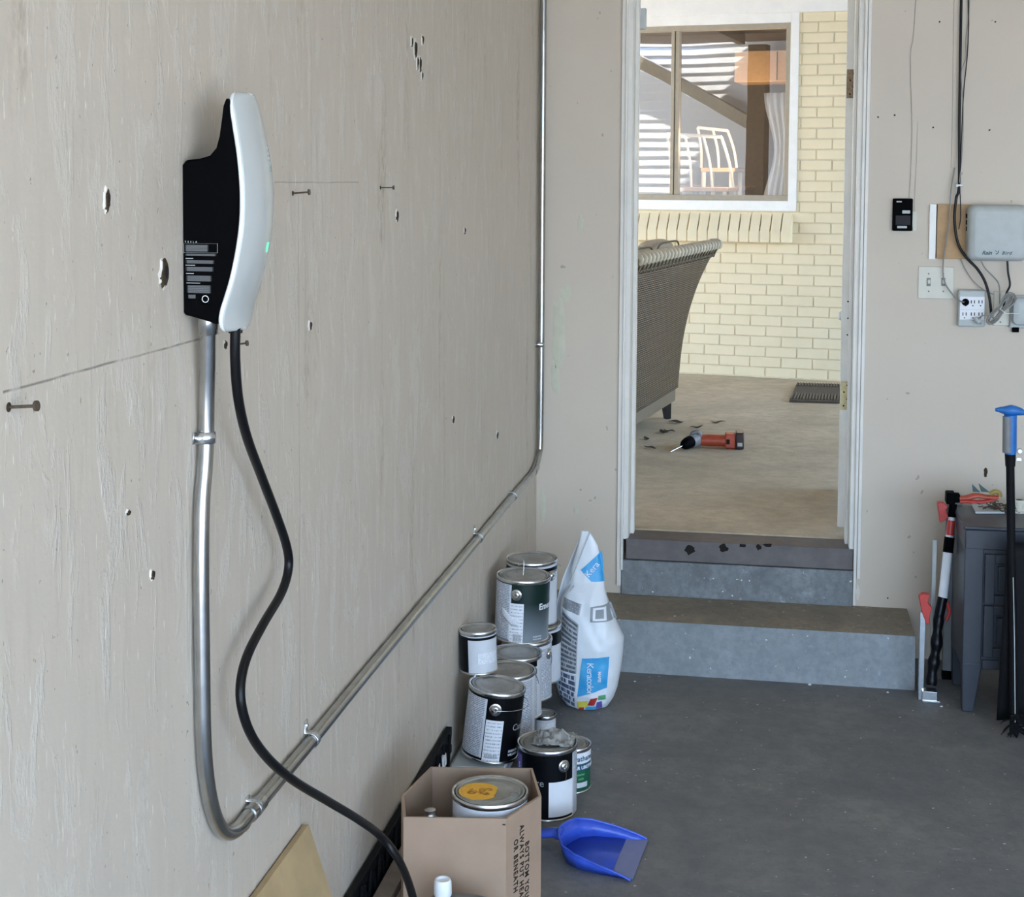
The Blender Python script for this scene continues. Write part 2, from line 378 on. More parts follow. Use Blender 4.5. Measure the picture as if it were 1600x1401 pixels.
m_ = NT('barcode'); c_ = m_.coord('UV', (60, 0, 0)); M['barcode'] = m_.done(m_.mix(m_.noise(c_, 1, 1, .5, .48, .52), (.78, .8, .84), (.03, .03, .04)), .5)
m_ = NT('emerald can print'); c_ = m_.coord('Object'); s_ = m_.n('ShaderNodeSeparateXYZ'); m_.l(c_, s_.inputs[0])
M['emerald'] = m_.done(m_.mix(m_.remap(s_.outputs['Z'], .02, .12), (.20, .23, .26), (.006, .022, .018)), .3)
# ------------------------------------------------------------------ the garage shell
XW, YB, ZT, ZP = -.829, 5.25, .176, .386
DL, DR = PY(974, 500, YB).x+.006, .308          # door opening
o = struct(MB().box((XW-.14, -1.0, -.02), (XW, YB+.16, 2.62)).build('wall_left', M['wall_left'], smooth=False)); WALLL = o
b = MB(); b.box((XW-.14, YB, -.02), (DL, YB+.13, 2.62)); b.box((DR, YB, -.02), (5.3, YB+.13, 2.62)); b.box((DL, YB, 2.43), (DR, YB+.13, 2.62)); b.box((DL, YB+.0, -.02), (DR, YB+.13, .30))
WALLB = struct(b.build('wall_back', M['wall_back'], smooth=False))
struct(MB().box((5.16, -1.0, -.02), (5.3, YB, 2.62)).build('wall_right', M['wall_back'], smooth=False))
b = MB(); b.box((XW, -1.06, 2.4), (5.16, -.94, 2.62)); b.box((XW, -1.06, 0), (-.5-.2, -.94, 2.4))
struct(b.build('wall_front', M['wall_back'], smooth=False))
struct(MB().box((XW-.14, -1.06, 2.60), (5.3, YB+.13, 2.75)).build('ceiling', M['ceiling'], smooth=False))
struct(MB().box((XW-.14, -1.06, -.12), (5.3, YB+.13, 0)).build('floor', M['floor'], smooth=False))
# lower step, riser and threshold
SR = PZ(1428.8, 1077, 0).x
b = MB()
def wob(p, a=.004): return Vector(p)+Vector((0, mn.noise(Vector(p)*9)*a, mn.noise(Vector(p)*11+Vector((5, 5, 5)))*a*.6))
y0 = PZ(978.8, 966.3, ZT).y-.004
n = 40
def sx(t): return XW+.002+(SR-XW-.002)*t
b.grid(lambda u, v: wob((sx(u), y0-.025+.025*v, ZT*v*.985), .003 if 0 < v < 1 else 0), n, 8, 0)
b.grid(lambda u, v: wob((sx(u), y0+.002+(YB-y0)*v, ZT-.003*(1-min(1, v*6))), .0015 if v < 1 else 0), n, 14, 1)
b.add([(SR, y0-.025, 0), (SR, YB, 0), (SR, YB, ZT), (SR, y0, ZT*.985)], [(0, 1, 2, 3)], 0)
struct(b.build('trim_1', [M['step'], M['tread']], angle=50), 'low concrete step in front of the doorway')
b = MB(); b.box((DL-.004, YB-.012, ZT-.002), (DR-.003, YB+.02, .302)); struct(b.build('trim_2', M['riser'], bevel=.004), 'grey riser under the threshold')
b = MB(); b.box((DL+.012, YB-.006, .304), (DR-.004, YB+.15, ZP-.006)); th = struct(b.build('trim_3', M['sill'], bevel=.003), 'dark wooden threshold board')
b = MB()
for (x, y, wd, ht) in ((1077, 858, 20, 16), (1130, 856, 16, 14), (1160, 852, 14, 6), (1185, 855, 10, 9), (1200, 852, 16, 6)):
    c = PY(x, y, YB-.0065); k = 11
    pts = [c+Vector((math.cos(t*2*PI/k)*wd/900*random.uniform(.6, 1.2), 0, math.sin(t*2*PI/k)*ht/900*random.uniform(.6, 1.3))) for t in range(k)]
    b.add(pts, [tuple(range(k))])
q = b.build('dark_stain', M['holeblack'], th, smooth=False); q.visible_shadow = False if False else True
# worn raw ends of the casing at the bottom
def lump(name, cx_, cz, wd, ht, yy, mat, parent, k=14, seed=1, axis='Y', dep=.003):
    rnd = random.Random(seed); b = MB()
    ring = []
    for t in range(k):
        a = 2*PI*t/k; s_ = rnd.uniform(.72, 1.15); ring.append((math.cos(a)*wd*s_, math.sin(a)*ht*s_))
    def P(p, q_):
        if axis == 'Y': return Vector((cx_+p[0], yy-q_, cz+p[1]))
        return Vector((yy+q_, cx_+p[0], cz+p[1]))
    vs = [P(p, 0) for p in ring]+[P((p[0]*.8, p[1]*.8), dep) for p in ring]+[P((0, 0), dep)]
    fs = [(i, (i+1) % k, k+(i+1) % k, k+i) for i in range(k)]+[(k+i, k+(i+1) % k, 2*k) for i in range(k)]
    b.add(vs, fs); return b.build(name, mat, parent)
# the doorway: jambs, casings, stops
JD = .20
b = MB()
b.box((DL, YB-.004, ZP-.01), (DL+.02, YB+JD, 2.43)); b.box((DL+.02, YB+.07, ZP-.006), (DL+.034, YB+.11, 2.41))   # left jamb and its stop
b.box((DR-.02, YB-.004, .305), (DR, YB+JD-.02, 2.43)); b.box((DR-.032, YB+.06, ZP-.006), (DR-.02, YB+.10, 2.41))
b.box((DL, YB-.004, 2.41), (DR, YB+JD, 2.45))
DF = struct(b.build('door_1', M['jamb'], bevel=.002), 'white door frame of the doorway to the patio')
b = MB()
b.box((DL-.020, YB-.012, ZT+.03), (DL-.004, YB, 2.46)); b.box((DL-.006, YB-.019, ZT+.09), (DL+.003, YB+.004, 2.44))
b.box((DR-.004, YB-.019, ZT+.005), (DR+.006, YB+.004, 2.44)); b.box((DR+.008, YB-.012, ZT+.10), (DR+.020, YB, 2.46)); b.box((DL-.02, YB-.019, 2.44), (DR+.02, YB, 2.47))
struct(b.build('trim_4', M['jamb'], bevel=.0015), 'narrow white casing around the doorway')
b = MB(); a = PY(1001, 13, YB+.12); c = PY(1009, 45, YB+.12); b.box((a.x-.004, YB+.11, c.z), (c.x, YB+.15, a.z)); b.build('latch_plate', M['lgrey'], DF, bevel=.001)
# open door leaf, hinge edge towards the garage
da, dbb = PY(1306, 835, YB+JD+.02), PY(1322, 835, YB+JD+.02)
DX0, DX1 = da.x+.004, dbb.x+.006
b = MB(); DM = Matrix.Translation((DX0, YB+JD+.015, 0)) @ Matrix.Rotation(math.radians(-3.4), 4, 'Z') @ Matrix.Translation((-DX0, -(YB+JD+.015), 0)); b.box((DX0, YB+JD+.015, ZP+.02), (DX1, YB+JD+.80, 2.40), 0, DM)
door = struct(b.build('door_2', M['jamb'], bevel=.0015), 'white door leaf standing open towards the patio')
for i, (xa, ya, xb, yb, mt) in enumerate(((1314, 596, 1327, 641, 'brass'), (1328, 108, 1342, 153, 'rusty'))):
    zt = PY(xa, ya, YB+JD).z; zb = PY(xb, yb, YB+JD).z
    b = MB(); b.box((DX0+.002, YB+JD+.0115, zb), (DX1-.001, YB+JD+.0155, zt)); hg = b.build('hinge_leaf', M[mt], door, bevel=.0005)
    b = MB()
    for k in range(4):
        zz = zb+(zt-zb)*(.14+.24*k); xx = DX0+(DX1-DX0)*(.36 if k % 2 == 0 else .66)
        b.cyl((xx, YB+JD+.0108, zz), (xx, YB+JD+.012, zz), .0035, n=12)
    b.build('screw', M['hole'], hg)
    b = MB(); b.cyl((DX1+.004, YB+JD+.008, zb), (DX1+.004, YB+JD+.008, zt), .005, n=12); b.build('hinge_pin', M[mt], hg)
b = MB()
for (x, y) in ((1325, 471), (1325, 497), (1324, 523)):
    p = PY(x, y, YB+JD+.014); b.cyl((p.x, YB+JD+.0135, p.z), (p.x, YB+JD+.0152, p.z), .003, n=10)
b.build('screw_hole', M['holeblack'], door)
b = MB(); p = PY(1314, 492, YB+JD+.72)
b.lathe([(0, 0), (.028, 0), (.028, .004), (.018, .010), (.016, .018), (0, .020)], 20, mx=Matrix.Translation((DX0+.039, YB+JD+.68, p.z)) @ Matrix.Rotation(-PI/2, 4, 'Y'))
b.build('door_knob', M['white'], door)
# filler patches, scuffs and marks on the walls
for i, (x, y, wd, ht, mt) in enumerate(((873, 520, .026, .17, 'filler'), (868, 590, .018, .07, 'filler'), (884, 460, .022, .035, 'filler'), (848, 790, .012, .07, 'filler'), (900, 797, .012, .02, 'filler'), (907, 350, .012, .04, 'filler'), (1341, 925, .009, .03, 'torn'), (962, 938, .02, .012, 'torn'))):
    p = PY(x, y, YB); lump('filler_patch', p.x, p.z, wd, ht, YB, M[mt], WALLB, 18, i+3, dep=.0012)
for i, (x, y) in enumerate(((1468, 34), (1458, 199), (1546, 203), (1372, 183), (1387, 934), (1398, 180), (1555, 34))):
    p = PY(x, y, YB); lump('nail_hole', p.x, p.z, .0035, .0035, YB, M['hole'], WALLB, 8, i, dep=.0008)
p = PY(1540, 738, YB); lump('wall_chip', p.x, p.z, .007, .016, YB, M['hole'], WALLB, 12, 5, dep=.001)
def gouge(x, y, wd, ht, seed, tw=1.5):
    p = PX(x, y, XW)
    lump('torn_edge', p.y, p.z, wd*tw, ht*1.12, XW, M['torn'], WALLL, 20, seed, 'X', .0025)
    lump('gouge', p.y, p.z-.001, wd, ht, XW+.0012, M['hole'], WALLL, 15, seed+4, 'X', .003)
    lump('gouge_core', p.y+wd*.1, p.z+ht*.1, wd*.45, ht*.55, XW+.003, M['holeblack'], WALLL, 11, seed+9, 'X', .0025)
for g in ((255, 427, .013, .021, 1, 1.35), (648, 76, .013, .022, 2, 1.6), (655, 100, .008, .020, 3, 1.5), (619, 337, .007, .014, 5, 1.2), (725, 360, .004, .009, 6, 1.2), (707, 655, .006, .012, 7, 1.2), (776, 679, .005, .013, 8, 1.2), (198, 800, .004, .004, 9, 1.1), (165, 312, .006, .016, 10, 1.4), (642, 66, .003, .013, 15, 1.2), (651, 98, .0035, .016, 16, 2.0), (659, 62, .004, .012, 17, 1.5), (658, 118, .002, .010, 18, 1.6), (655, 110, .003, .004, 19, 1.2), (350, 538, .003, .007, 11, 1.1), (236, 897, .005, .008, 12, 1.2), (483, 508, .004, .009, 14, 2.2)): gouge(*g)
# ------------------------------------------------------------------ nails left in the plywood
def nail(x0, y0_, x1, y1, label, r=.0016):
    a = PX(x0, y0_, XW); c = PY(x1, y1, a.y); d = (c-a)
    t = thing('nail', label, 'nail', a, group='nails sticking out of the plywood wall')
    b = MB(); b.cyl(Vector((0, 0, 0))-d.normalized()*.004, d, r, n=10); b.build('shank', M['nail'], t)
    b = MB(); b.cyl(d-d.normalized()*.0015, d+d.normalized()*.0015, r*3.2, n=16); b.build('head', M['nail'], t)
    b = MB(); b.lathe([(r*1.2, 0), (r*3.0, .0006), (r*2.2, .0016), (r*1.2, .0018)], 12, mx=Matrix.Rotation(PI/2, 4, 'Y')); b.build('dent', M['hole'], t)
nail(13, 636, 57, 634, 'long nail sticking out of the wall at the far left edge', .0019)
nail(457, 302, 483, 300, 'nail sticking out of the wall just right of the charger')
nail(594, 293, 615, 293, 'short nail beside the small wall hole, right of the other high nail', .0014)
nail(368, 538, 386, 536, 'nail behind the black charging cable under the charger', .0014)
# ------------------------------------------------------------------ wall charger
cy0, cy1 = 1.985, 2.110
ch = thing('wall_charger', 'white and black electric car charger mounted on the plywood wall', 'car charger', (XW, 2.06, 1.62))
def L(p): return Vector(p)-Vector((XW, 2.06, 1.62))
prof_px = [(283, 487), (277.5, 400), (276, 330), (275.5, 275), (280, 258), (290, 250), (312, 247.5), (327, 243), (337, 231), (342, 212), (345, 190), (348, 165), (353, 152), (358, 156), (365, 200), (373, 250), (376, 300), (374.5, 350), (369, 395), (359, 440), (347, 478), (338, 508), (330, 504), (300, 495), (288, 492)]
prof = []
for (x, y) in prof_px:
    p = PY(x, y, cy0+.004); prof.append((max(p.x, XW+.0005), p.z))
b = MB(); b.prism(prof, lambda p, k: L((p[0], cy0+.004 if k == 0 else cy1-.004, p[1])))
b.build('body', M['black'], ch, bevel=.004, smooth=True)
near = [(350, 150), (352.5, 158), (361, 200), (370.5, 250), (374.5, 300), (373.5, 350), (367, 395), (357.5, 440), (346, 475), (338.5, 500), (340, 513)]
zs = [PY(x, y, cy0).z for x, y in near]; xs = [PY(x, y, cy0).x for x, y in near]
zA, zB = max(zs)+.004, min(zs)-.004
def prx(z):
    P_ = sorted(zip(zs, xs))
    if z <= P_[0][0]: return P_[0][1]
    for (a0, b0), (a1, b1) in zip(P_, P_[1:]):
        if z <= a1:
            t = (z-a0)/(a1-a0); return b0+(b1-b0)*t
    return P_[-1][1]
def prs(z): return sum(prx(z+d*.008) for d in (-2, -1, 0, 1, 2))/5
def face(u, v, off=0., inset=0.):
    z = zB+(zA-zB)*v
    c = min(1., min(v, 1-v)*(zA-zB)/.022); hw = (cy1-cy0)/2-inset-.024*(1-math.sqrt(max(0, 1-(1-c)**2)))-.010*max(0, v-.7)/.3
    s_ = 2*u-1; bul = .010*(1-abs(s_)**2.2)
    return L((prs(z)+bul+off+.004, (cy0+cy1)/2+s_*hw, z))
b = MB(); b.grid(lambda u, v: face(u, .5-.5*math.cos(PI*v)), 28, 72)
fp = b.build('face_plate', M['whiteglass'], ch, solid=.007, angle=60)
b = MB(); eg = [face(0, .5-.5*math.cos(PI*k/60), .0) for k in range(61)]+[face(k/12, 1, 0) for k in range(1, 12)]+[face(1, .5+.5*math.cos(PI*k/60), 0) for k in range(61)]+[face(1-k/12, 0, 0) for k in range(1, 13)]
b.tube(eg, .0034, 8); b.build('edge_rim', M['white'], ch, angle=80)
b = MB(); b.grid(lambda u, v: face(.70+.02*u, .325+.042*v, .0045), 2, 6); b.build('indicator_light', M['led'], ch, solid=.0006)
text_mesh('TESLA', .012, lambda x, y, z: face(.75-(y/.15), .79-(x/.345), .0042+z), 'logo', M['lgrey'], ch, space=1.3)
yf = cy0+.0035
def sidepl(x, y): p = PY(x, y, yf); return p
def side_text(txt, x, y, size, **k):
    p = sidepl(x, y); return text_mesh(txt, size, lambda a, b_, c: L((p.x+a, yf-.0006-c*.3, p.z+b_)), 'printed_text', M['white'], ch, thick=.0002, **k)
side_text('TESLA', 289, 379, .0036, space=2.2)
b = MB()
def rect(b, x0, y0_, x1, y1, m=0, off=.0003):
    a = sidepl(x0, y0_); c = sidepl(x1, y1)
    b.add([L((a.x, yf-off, c.z)), L((c.x, yf-off, c.z)), L((c.x, yf-off, a.z)), L((a.x, yf-off, a.z))], [(0, 1, 2, 3)], m, [[(0, 0), (1, 0), (1, 1), (0, 1)]])
for r_ in ((287, 380, 340, 380.6), (287, 394.4, 340, 395), (287, 380, 287.6, 395), (339.4, 380, 340, 395)): rect(b, *r_)
for r_ in ((290, 403, 302, 404.2), (290, 413.5, 305, 414.7), (291, 426.5, 303, 427.7), (291.5, 441.5, 313, 442.7)): rect(b, *r_)
b.build('printed_lines', M['lgrey'], ch, smooth=False)
b = MB()
for r_ in ((289, 382, 326, 393), (289, 396, 338, 400), (290, 406, 335, 412), (290, 416.5, 334, 424), (291, 430, 331, 439.5), (292, 445, 330, 458), (294, 460, 306, 466)): rect(b, *r_)
b.build('printed_notice', M['printK'], ch, smooth=False)
p = sidepl(321, 467); q = L((p.x, yf-.0006, p.z)); b = MB()
for k in range(20):
    a0, a1 = 2*PI*k/20, 2*PI*(k+1)/20
    b.add([q+Vector((math.cos(t)*r_, 0, math.sin(t)*r_)) for r_, t in ((.0042, a0), (.0052, a0), (.0052, a1), (.0042, a1))], [(0, 1, 2, 3)])
b.build('printed_mark', M['white'], ch, smooth=False)
text_mesh('UL', .006, lambda a, c, z: q+Vector((a, -.0001, c-.002)), 'printed_text', M['white'], ch, align='CENTER', thick=.0001)
text_mesh('LISTED', .0026, lambda a, c, z: q+Vector((a, -.0001, c-.0085)), 'printed_text', M['white'], ch, align='CENTER', thick=.0001)
b = MB(); b.cyl(L(PY(368, 505, 2.062)), L(PY(368, 520, 2.062)), .0105, n=24); b.build('cable_gland', M['rubber'], ch)
# charging cable
cpx = [(368, 512, -.766), (367.5, 560, -.77), (372, 620, -.776), (385, 680, -.782), (407, 740, -.788), (430, 800, -.79), (447, 850, -.79), (451, 885, -.79), (440, 925, -.79), (411, 975, -.79), (388, 1020, -.79), (377, 1060, -.788), (377, 1100, -.784), (391, 1145, -.778), (419, 1185, -.768), (460, 1220, -.752), (510, 1250, -.735), (560, 1280, -.715), (597, 1308, -.695), (625, 1347, -.66), (645, 1401, -.622), (656, 1470, -.60), (662, 1560, -.59)]
pts = smooth_path([PX(x, y, v) for x, y, v in cpx], 8)
o = MB().tube(pts, .0076, 16).build('charging_cable', M['rubber'], angle=80); tag(o, 'thick black charging cable hanging in a wavy loop below the charger', 'cable')
# ------------------------------------------------------------------ conduit
cp = [(325, 500, -.800), (324.5, 560, -.806), (323, 620, -.812), (322, 683, -.815), (320, 730, -.815), (316, 780, -.815), (314.5, 840, -.815), (314.5, 920, -.815), (315.5, 1000, -.815), (316.5, 1080, -.815), (318, 1150, -.815), (322, 1208, -.815), (330, 1256, -.815), (341, 1288, -.815), (354, 1301, -.815), (370, 1296, -.815), (388, 1275, -.815), (420, 1237, -.815), (488, 1155.5, -.815), (560, 1067, -.815), (648, 961, -.815), (748, 840.5, -.815)]
path = [PX(x, y, v) for x, y, v in cp]
e0 = path[-1]; yb_ = YB-.03
path += [Vector((-.815, 4.6, e0.z)), Vector((-.815, 5.05, e0.z-.002)), Vector((-.815, 5.15, e0.z+.012)), Vector((-.814, yb_-.012, e0.z+.045)), Vector((-.812, yb_, e0.z+.09)), Vector((-.811, yb_, .95)), Vector((-.811, yb_, 1.5)), Vector((-.811, yb_, 2.2)), Vector((-.811, yb_, 2.6))]
cpth = smooth_path(path, 7)
cdt = thing('electrical_conduit', 'galvanised steel conduit running down from the charger, along the wall and up the corner', 'pipe', (0, 0, 0))
MB().tube(cpth, .0117, 20).build('pipe', M['steel'], cdt, angle=80)
def near_pt(x, y):
    from mathutils import Vector as V_
    best = None
    for i in range(1, len(cpth)-1):
        d = (cpth[i]-EYE); z = d.dot(fw); px = CX+F*d.dot(RT)/z; py = CY-F*d.dot(UP)/z
        k = (px-x)**2+(py-y)**2
        if best is None or k < best[0]: best = (k, i)
    i = best[1]; return cpth[i], (cpth[i+1]-cpth[i-1]).normalized()
for (x, y, ln, rr) in ((399, 1262, .028, .0137), (842, 735, .03, .0137), (324, 505, .014, .0145)):
    p, t = near_pt(x, y); b = MB(); b.tube([p-t*ln, p-t*ln*.95, p+t*ln*.95, p+t*ln], [rr*.97, rr, rr, rr*.97], 20); b.build('coupling', M['steel'], cdt)
def strap(x, y, side, label):
    p, t = near_pt(x, y); nx = Vector((1, 0, 0)); s_ = t.cross(nx).normalized()*side
    tw = t*.0085
    st = thing('pipe_strap', label, 'pipe strap', Vector((XW, p.y, p.z)), group='zinc straps holding the conduit')
    o_ = Vector((XW, p.y, p.z)); b = MB(); arc = []
    h = p.x-XW
    arc.append(-s_*.019+nx*.0012); arc.append(-s_*.0135+nx*.0012)
    for k in range(9):
        a = PI*k/8; arc.append(-s_*math.cos(a)*.0132+nx*(h+math.sin(a)*.0132 if True else 0))
    arc.append(s_*.0135+nx*.0015); arc.append(s_*.036+nx*.0015)
    vs = []
    for q_ in arc: vs += [q_-tw, q_+tw]
    b.add(vs, [(2*i, 2*i+1, 2*i+3, 2*i+2) for i in range(len(arc)-1)])
    b.build('band', M['zinc'], st, solid=.0018, angle=50)
    b = MB(); c = s_*.027+nx*.002; b.cyl(c, c+nx*.0035, .0048, .0038, n=12); b.cyl(c+nx*.0035, c+nx*.0045, .003, n=6); b.build('screw', M['zinc'], st)
strap(322, 683, -1, 'zinc strap on the vertical conduit just below the charger')
strap(399, 1264, 1, 'zinc strap at the lower left bend of the conduit')
strap(487, 1156, -1, 'zinc strap on the sloping conduit right of where the black cable crosses')
strap(747, 841, -1, 'zinc strap on the conduit above the paint cans')
strap(807, 780, 1, 'small zinc strap on the conduit just before the corner bend')
strap(846, 530, 1, 'zinc strap high on the vertical conduit in the corner')
# ------------------------------------------------------------------ paint cans
def patch(r, a0, a1, z0, z1, mat, parent, name='label', off=.0006, n=20):
    b = MB()
    def fn(u, v):
        a = math.radians(a0+(a1-a0)*u); return Vector(((r+off)*math.sin(a), -(r+off)*math.cos(a), z0+(z1-z0)*v))
    b.grid(fn, n, 2); return b.build(name, mat, parent, angle=80, recalc=False)
def cyl_text(txt, r, a, z, size, mat, parent, slant=0, bold=0, space=1, align='LEFT', name='printed_text', vertical=False):
    def fn(x, y, zz):
        if vertical: x, y = y, -x
        t = math.radians(a)+x/r; R_ = r+.0010+zz; return Vector((R_*math.sin(t), -R_*math.cos(t), z+y))
    return text_mesh(txt, size, fn, name, mat, parent, thick=.0002, slant=slant, bold=bold, space=space, align=align)
def can(label, loc, r, h, rot=(0, 0, 0), body='canwhite', lid='lid', group='paint cans stacked by the wall', labels=(), texts=(), ears=(), bail=None, name='paint_can'):
    t = thing(name, label, 'paint can', loc, rot, group)
    b = MB()
    b.lathe([(0, .003), (r-.006, .003), (r-.004, 0), (r+.0005, 0), (r+.0012, .002), (r+.0005, .005), (r-.0012, .006)], 56, 0)
    b.lathe([(r-.0012, .006), (r-.0012, h-.012)], 56, 1)
    b.lathe([(r-.0012, h-.012), (r+.0006, h-.010), (r+.0016, h-.006), (r+.0016, h-.003), (r+.0002, h), (r-.003, h), (r-.005, h-.003), (r-.006, h-.007)], 56, 0)
    b.build('body', [M['tin'], M[body]], t, angle=60)
    b = MB(); q = r-.006
    b.lathe([(q+.0004, h-.004), (q-.001, h-.0005), (q-.004, h-.0005), (q-.0055, h-.004), (q-.0085, h-.005), (q-.0105, h-.0015), (q-.013, h-.001), (q*.72, h-.0025), (q*.70, h-.0015), (q*.66, h-.0015), (q*.64, h-.0025), (0, h-.0028)], 56)
    b.tube([Vector(((r-.0068)*math.cos(2*PI*i/40), (r-.0068)*math.sin(2*PI*i/40), h-.0022)) for i in range(41)], .0011, 6, 1); b.build('lid', [M[lid], M['black']], t, angle=60)
    for lb in labels: patch(r-.0012, *lb[:4], M[lb[4]], t, off=.0006+(.0005 if len(lb) > 5 else 0))
    for tx in texts: cyl_text(tx[0], r-.0006, tx[1], tx[2], tx[3], M[tx[4]], t, **(tx[5] if len(tx) > 5 else {}))
    for a in ears:
        a_ = math.radians(a); d = Vector((math.sin(a_), -math.cos(a_), 0)); c = d*(r-.001)+Vector((0, 0, h*.78))
        mxx = Matrix.Translation(c) @ d.to_track_quat('Z', 'Y').to_matrix().to_4x4()
        b = MB(); b.lathe([(.0165, 0), (.0165, .002), (.0150, .0032), (.011, .0035), (.0095, .006), (.0055, .0075), (.0045, .0055), (0, .005)], 28, mx=mxx); b.build('handle_ear', M['tin'], t, angle=50)
    if bail:
        a, lift = bail; a_ = math.radians(a); d = Vector((math.sin(a_), -math.cos(a_), 0)); s_ = Vector((0, 0, 1)).cross(d)
        pts = []
        for k in range(25):
            u = PI*k/24; ax = d*math.cos(u)*(r+.008); rad = r+.012
            pts.append(ax+s_*math.sin(u)*rad*math.cos(math.radians(lift))+Vector((0, 0, h*.78+math.sin(u)*rad*math.sin(math.radians(lift)))))
        MB().tube(pts, .0012, 8).build('handle', M['tin'], t, angle=80)
    return t
R_ = .0765
# the cans stand on a low dark crate with a grey lid
CT = .118
cr = thing('storage_crate', 'low black crate with a pale grey lid under the stacked paint cans', 'crate', (-.765, 4.2, 0))
b = MB(); b.box((-.06, -.44, 0), (.062, .52, .092)); b.box((-.062, -.445, .07), (.064, .522, .08)); b.build('body', M['black'], cr, bevel=.006)
b = MB(); b.box((-.061, -.475, .093), (.10, .525, .105)); b.box((-.05, -.465, .105), (.093, .52, CT-.001)); b.build('lid', M['lgrey'], cr, bevel=.004)
def zc(x, y, Yv): return PY(x, y, Yv)
pA = PY(772, 1063, 3.82)
can('leaning black paint can with white stickers in front of the stack beside the wall', (pA.x-.012, 3.82, CT+.008), R_, .19, (0, math.radians(6.5), math.radians(4)), 'canblack',
    labels=((-100, -12, .012, .172, 'print'), (-10, 26, .006, .118, 'printS', 1), (-6, 20, .014, .026, 'barcode', 1)),
    texts=(('Cashmere', 48, .088, .026, 'greyline'), ('SHERWIN', 44, .030, .0085, 'paper', dict(bold=.0004)), ('WILLIAMS', 44, .020, .0085, 'paper', dict(bold=.0004))),
    ears=(6,), bail=(8, -178 if False else 0))
can('plain white gallon can just behind the leaning black can, its lid half hidden', (-.706, 3.985, CT), R_, .185, (0, 0, .3), 'canwhite', 'lid_dusty', labels=((-20, 60, .01, .17, 'print'),))
can('white gallon can with black top band and wire handle, third back in the lower row', (-.712, 4.145, CT), R_, .183, (0, 0, -.2), 'canwhite', 'lid', labels=((-30, 75, .155, .172, 'canblack'), (-10, 80, .01, .14, 'print', 1)), ears=(60,), bail=(60, -55))
can('white gallon can directly under the upright dark green can', (-.706, 4.30, CT), R_, .180, (0, 0, 0), 'canwhite', 'lid_dusty', labels=((20, 100, .01, .16, 'print'),), ears=(70,), bail=(70, -70))
can('gallon can at the back of the lower row, right under the rearmost top can', (-.700, 4.46, CT), R_, .178, (0, 0, 0), 'canwhite', 'lid_dusty', labels=((30, 90, .12, .16, 'canblack'),))
can('rearmost white gallon can low behind the grout bag', (-.742, 4.625, CT), R_*.98, .172, (0, 0, 0), 'canwhite', 'lid_dusty', labels=((0, 60, .02, .08, 'canblack'),))
pE = PY(815, 889, 4.30)
can('upright dark green and white paint can with torn stickers on top of the stack', (pE.x, 4.30, CT+.180), .0815, .19, (0, math.radians(2), 0), 'emerald', 'lid',
    labels=((-110, -16, .010, .176, 'print'), (-18, 12, .003, .122, 'printS', 1), (-9, 9, .008, .030, 'barcode', 1)),
    texts=(('Emerald', 46, .102, .026, 'paper', dict(bold=.0006)), ('SHERWIN', 34, .020, .007, 'paper'), ('WILLIAMS', 34, .012, .007, 'paper')), ears=(-5,), bail=None)
pJ = PY(826, 866, 4.455)
can('darker gallon can on the stack behind the dark green can with its handle raised', (pJ.x+.008, 4.47, CT+.178), .0805, .20, (0, 0, 0), 'canwhite', 'lid', labels=((-90, 90, .165, .182, 'canblack'),), ears=(60, -100), bail=(-20, 12))
# torn sticker crossing the label of the upper can
a_ = pE
b = MB()
def stk(u, v):
    a = math.radians(-38+46*u); return Vector(((.0830+.002*math.sin(u*5))*math.sin(a), -(.0830+.002*math.sin(u*5))*math.cos(a), .092-.036*u+(.026)*(v-.5)+.003*math.sin(9*u)))
b.grid(stk, 18, 3); st = b.build('torn_sticker', M['printS'], None, angle=80, recalc=False, solid=.0004)
st.parent = [o for o in COL.objects if o.get('label', '').startswith('upright dark green')][0]
# small raised loop on the lid of the green can
b = MB(); lp = [Vector((.006*math.sin(k/3.), -.01-.0*k, .189+.045*math.sin(k*PI/12))) + Vector((-.02*(k/12), .02*(k/12), 0)) for k in range(13)]
b.tube(smooth_path(lp, 3), .0011, 8); q = b.build('wire_loop', M['tin'], st.parent, angle=80)
can('small white and black quart can perched on the left by the wall', (-.7735, 3.905, CT+.205), .0515, .118, (0, math.radians(-2), 0), 'canwhite', 'lid', labels=((-100, -22, .006, .104, 'canblack'), (-22, 90, .096, .103, 'canblack', 1), (10, 80, .03, .06, 'printS', 1)))
can('tiny white round tin on the floor behind the open can', (-.652, 4.31, .001), .036, .062, (0, 0, 0), 'canwhite', 'lid_dusty', labels=((-30, 70, .012, .04, 'printS'),), name='paint_tin')
pK = PY(855, 1159, 3.775)
K = can('open black paint can with crumpled tape on its lid near the dustpan', (pK.x, 3.775, .001), .0795, .186, (0, 0, 0), 'canblack', 'lid_dusty',
    labels=((12, 66, .012, .105, 'paper'), (66, 130, .005, .172, 'print'), (-72, -48, .120, .165, 'purple')),
    texts=(('Cashmere', -78, .094, .027, 'greyline'), ('SHERWIN', -44, .022, .009, 'paper', dict(bold=.0004)), ('WILLIAMS', -44, .012, .009, 'paper', dict(bold=.0004)), ('S', -60, .128, .022, 'paper')),
    ears=(42,), bail=(42, -80), group='paint cans standing on the floor')
b = MB()
def crump(u, v):
    x = -.05+.11*u; y = -.05+.10*v; rr = max(0, 1-((u-.5)**2+(v-.5)**2)*3.4)
    return Vector((x+.012, y+.01, .190+.026*rr*(.6+.8*mn.noise(Vector((u*5, v*5, 2))))+.008*mn.noise(Vector((u*14, v*14, 5)))))
b.grid(crump, 22, 20); b.build('crumpled_tape', M['tape'], K, solid=.001, angle=25)
b = MB(); b.box((-.03, -.052, .196), (.012, -.047, .1985), mx=Matrix.Rotation(.05, 4, 'Z')); b.build('metal_strip', M['zinc'], K)
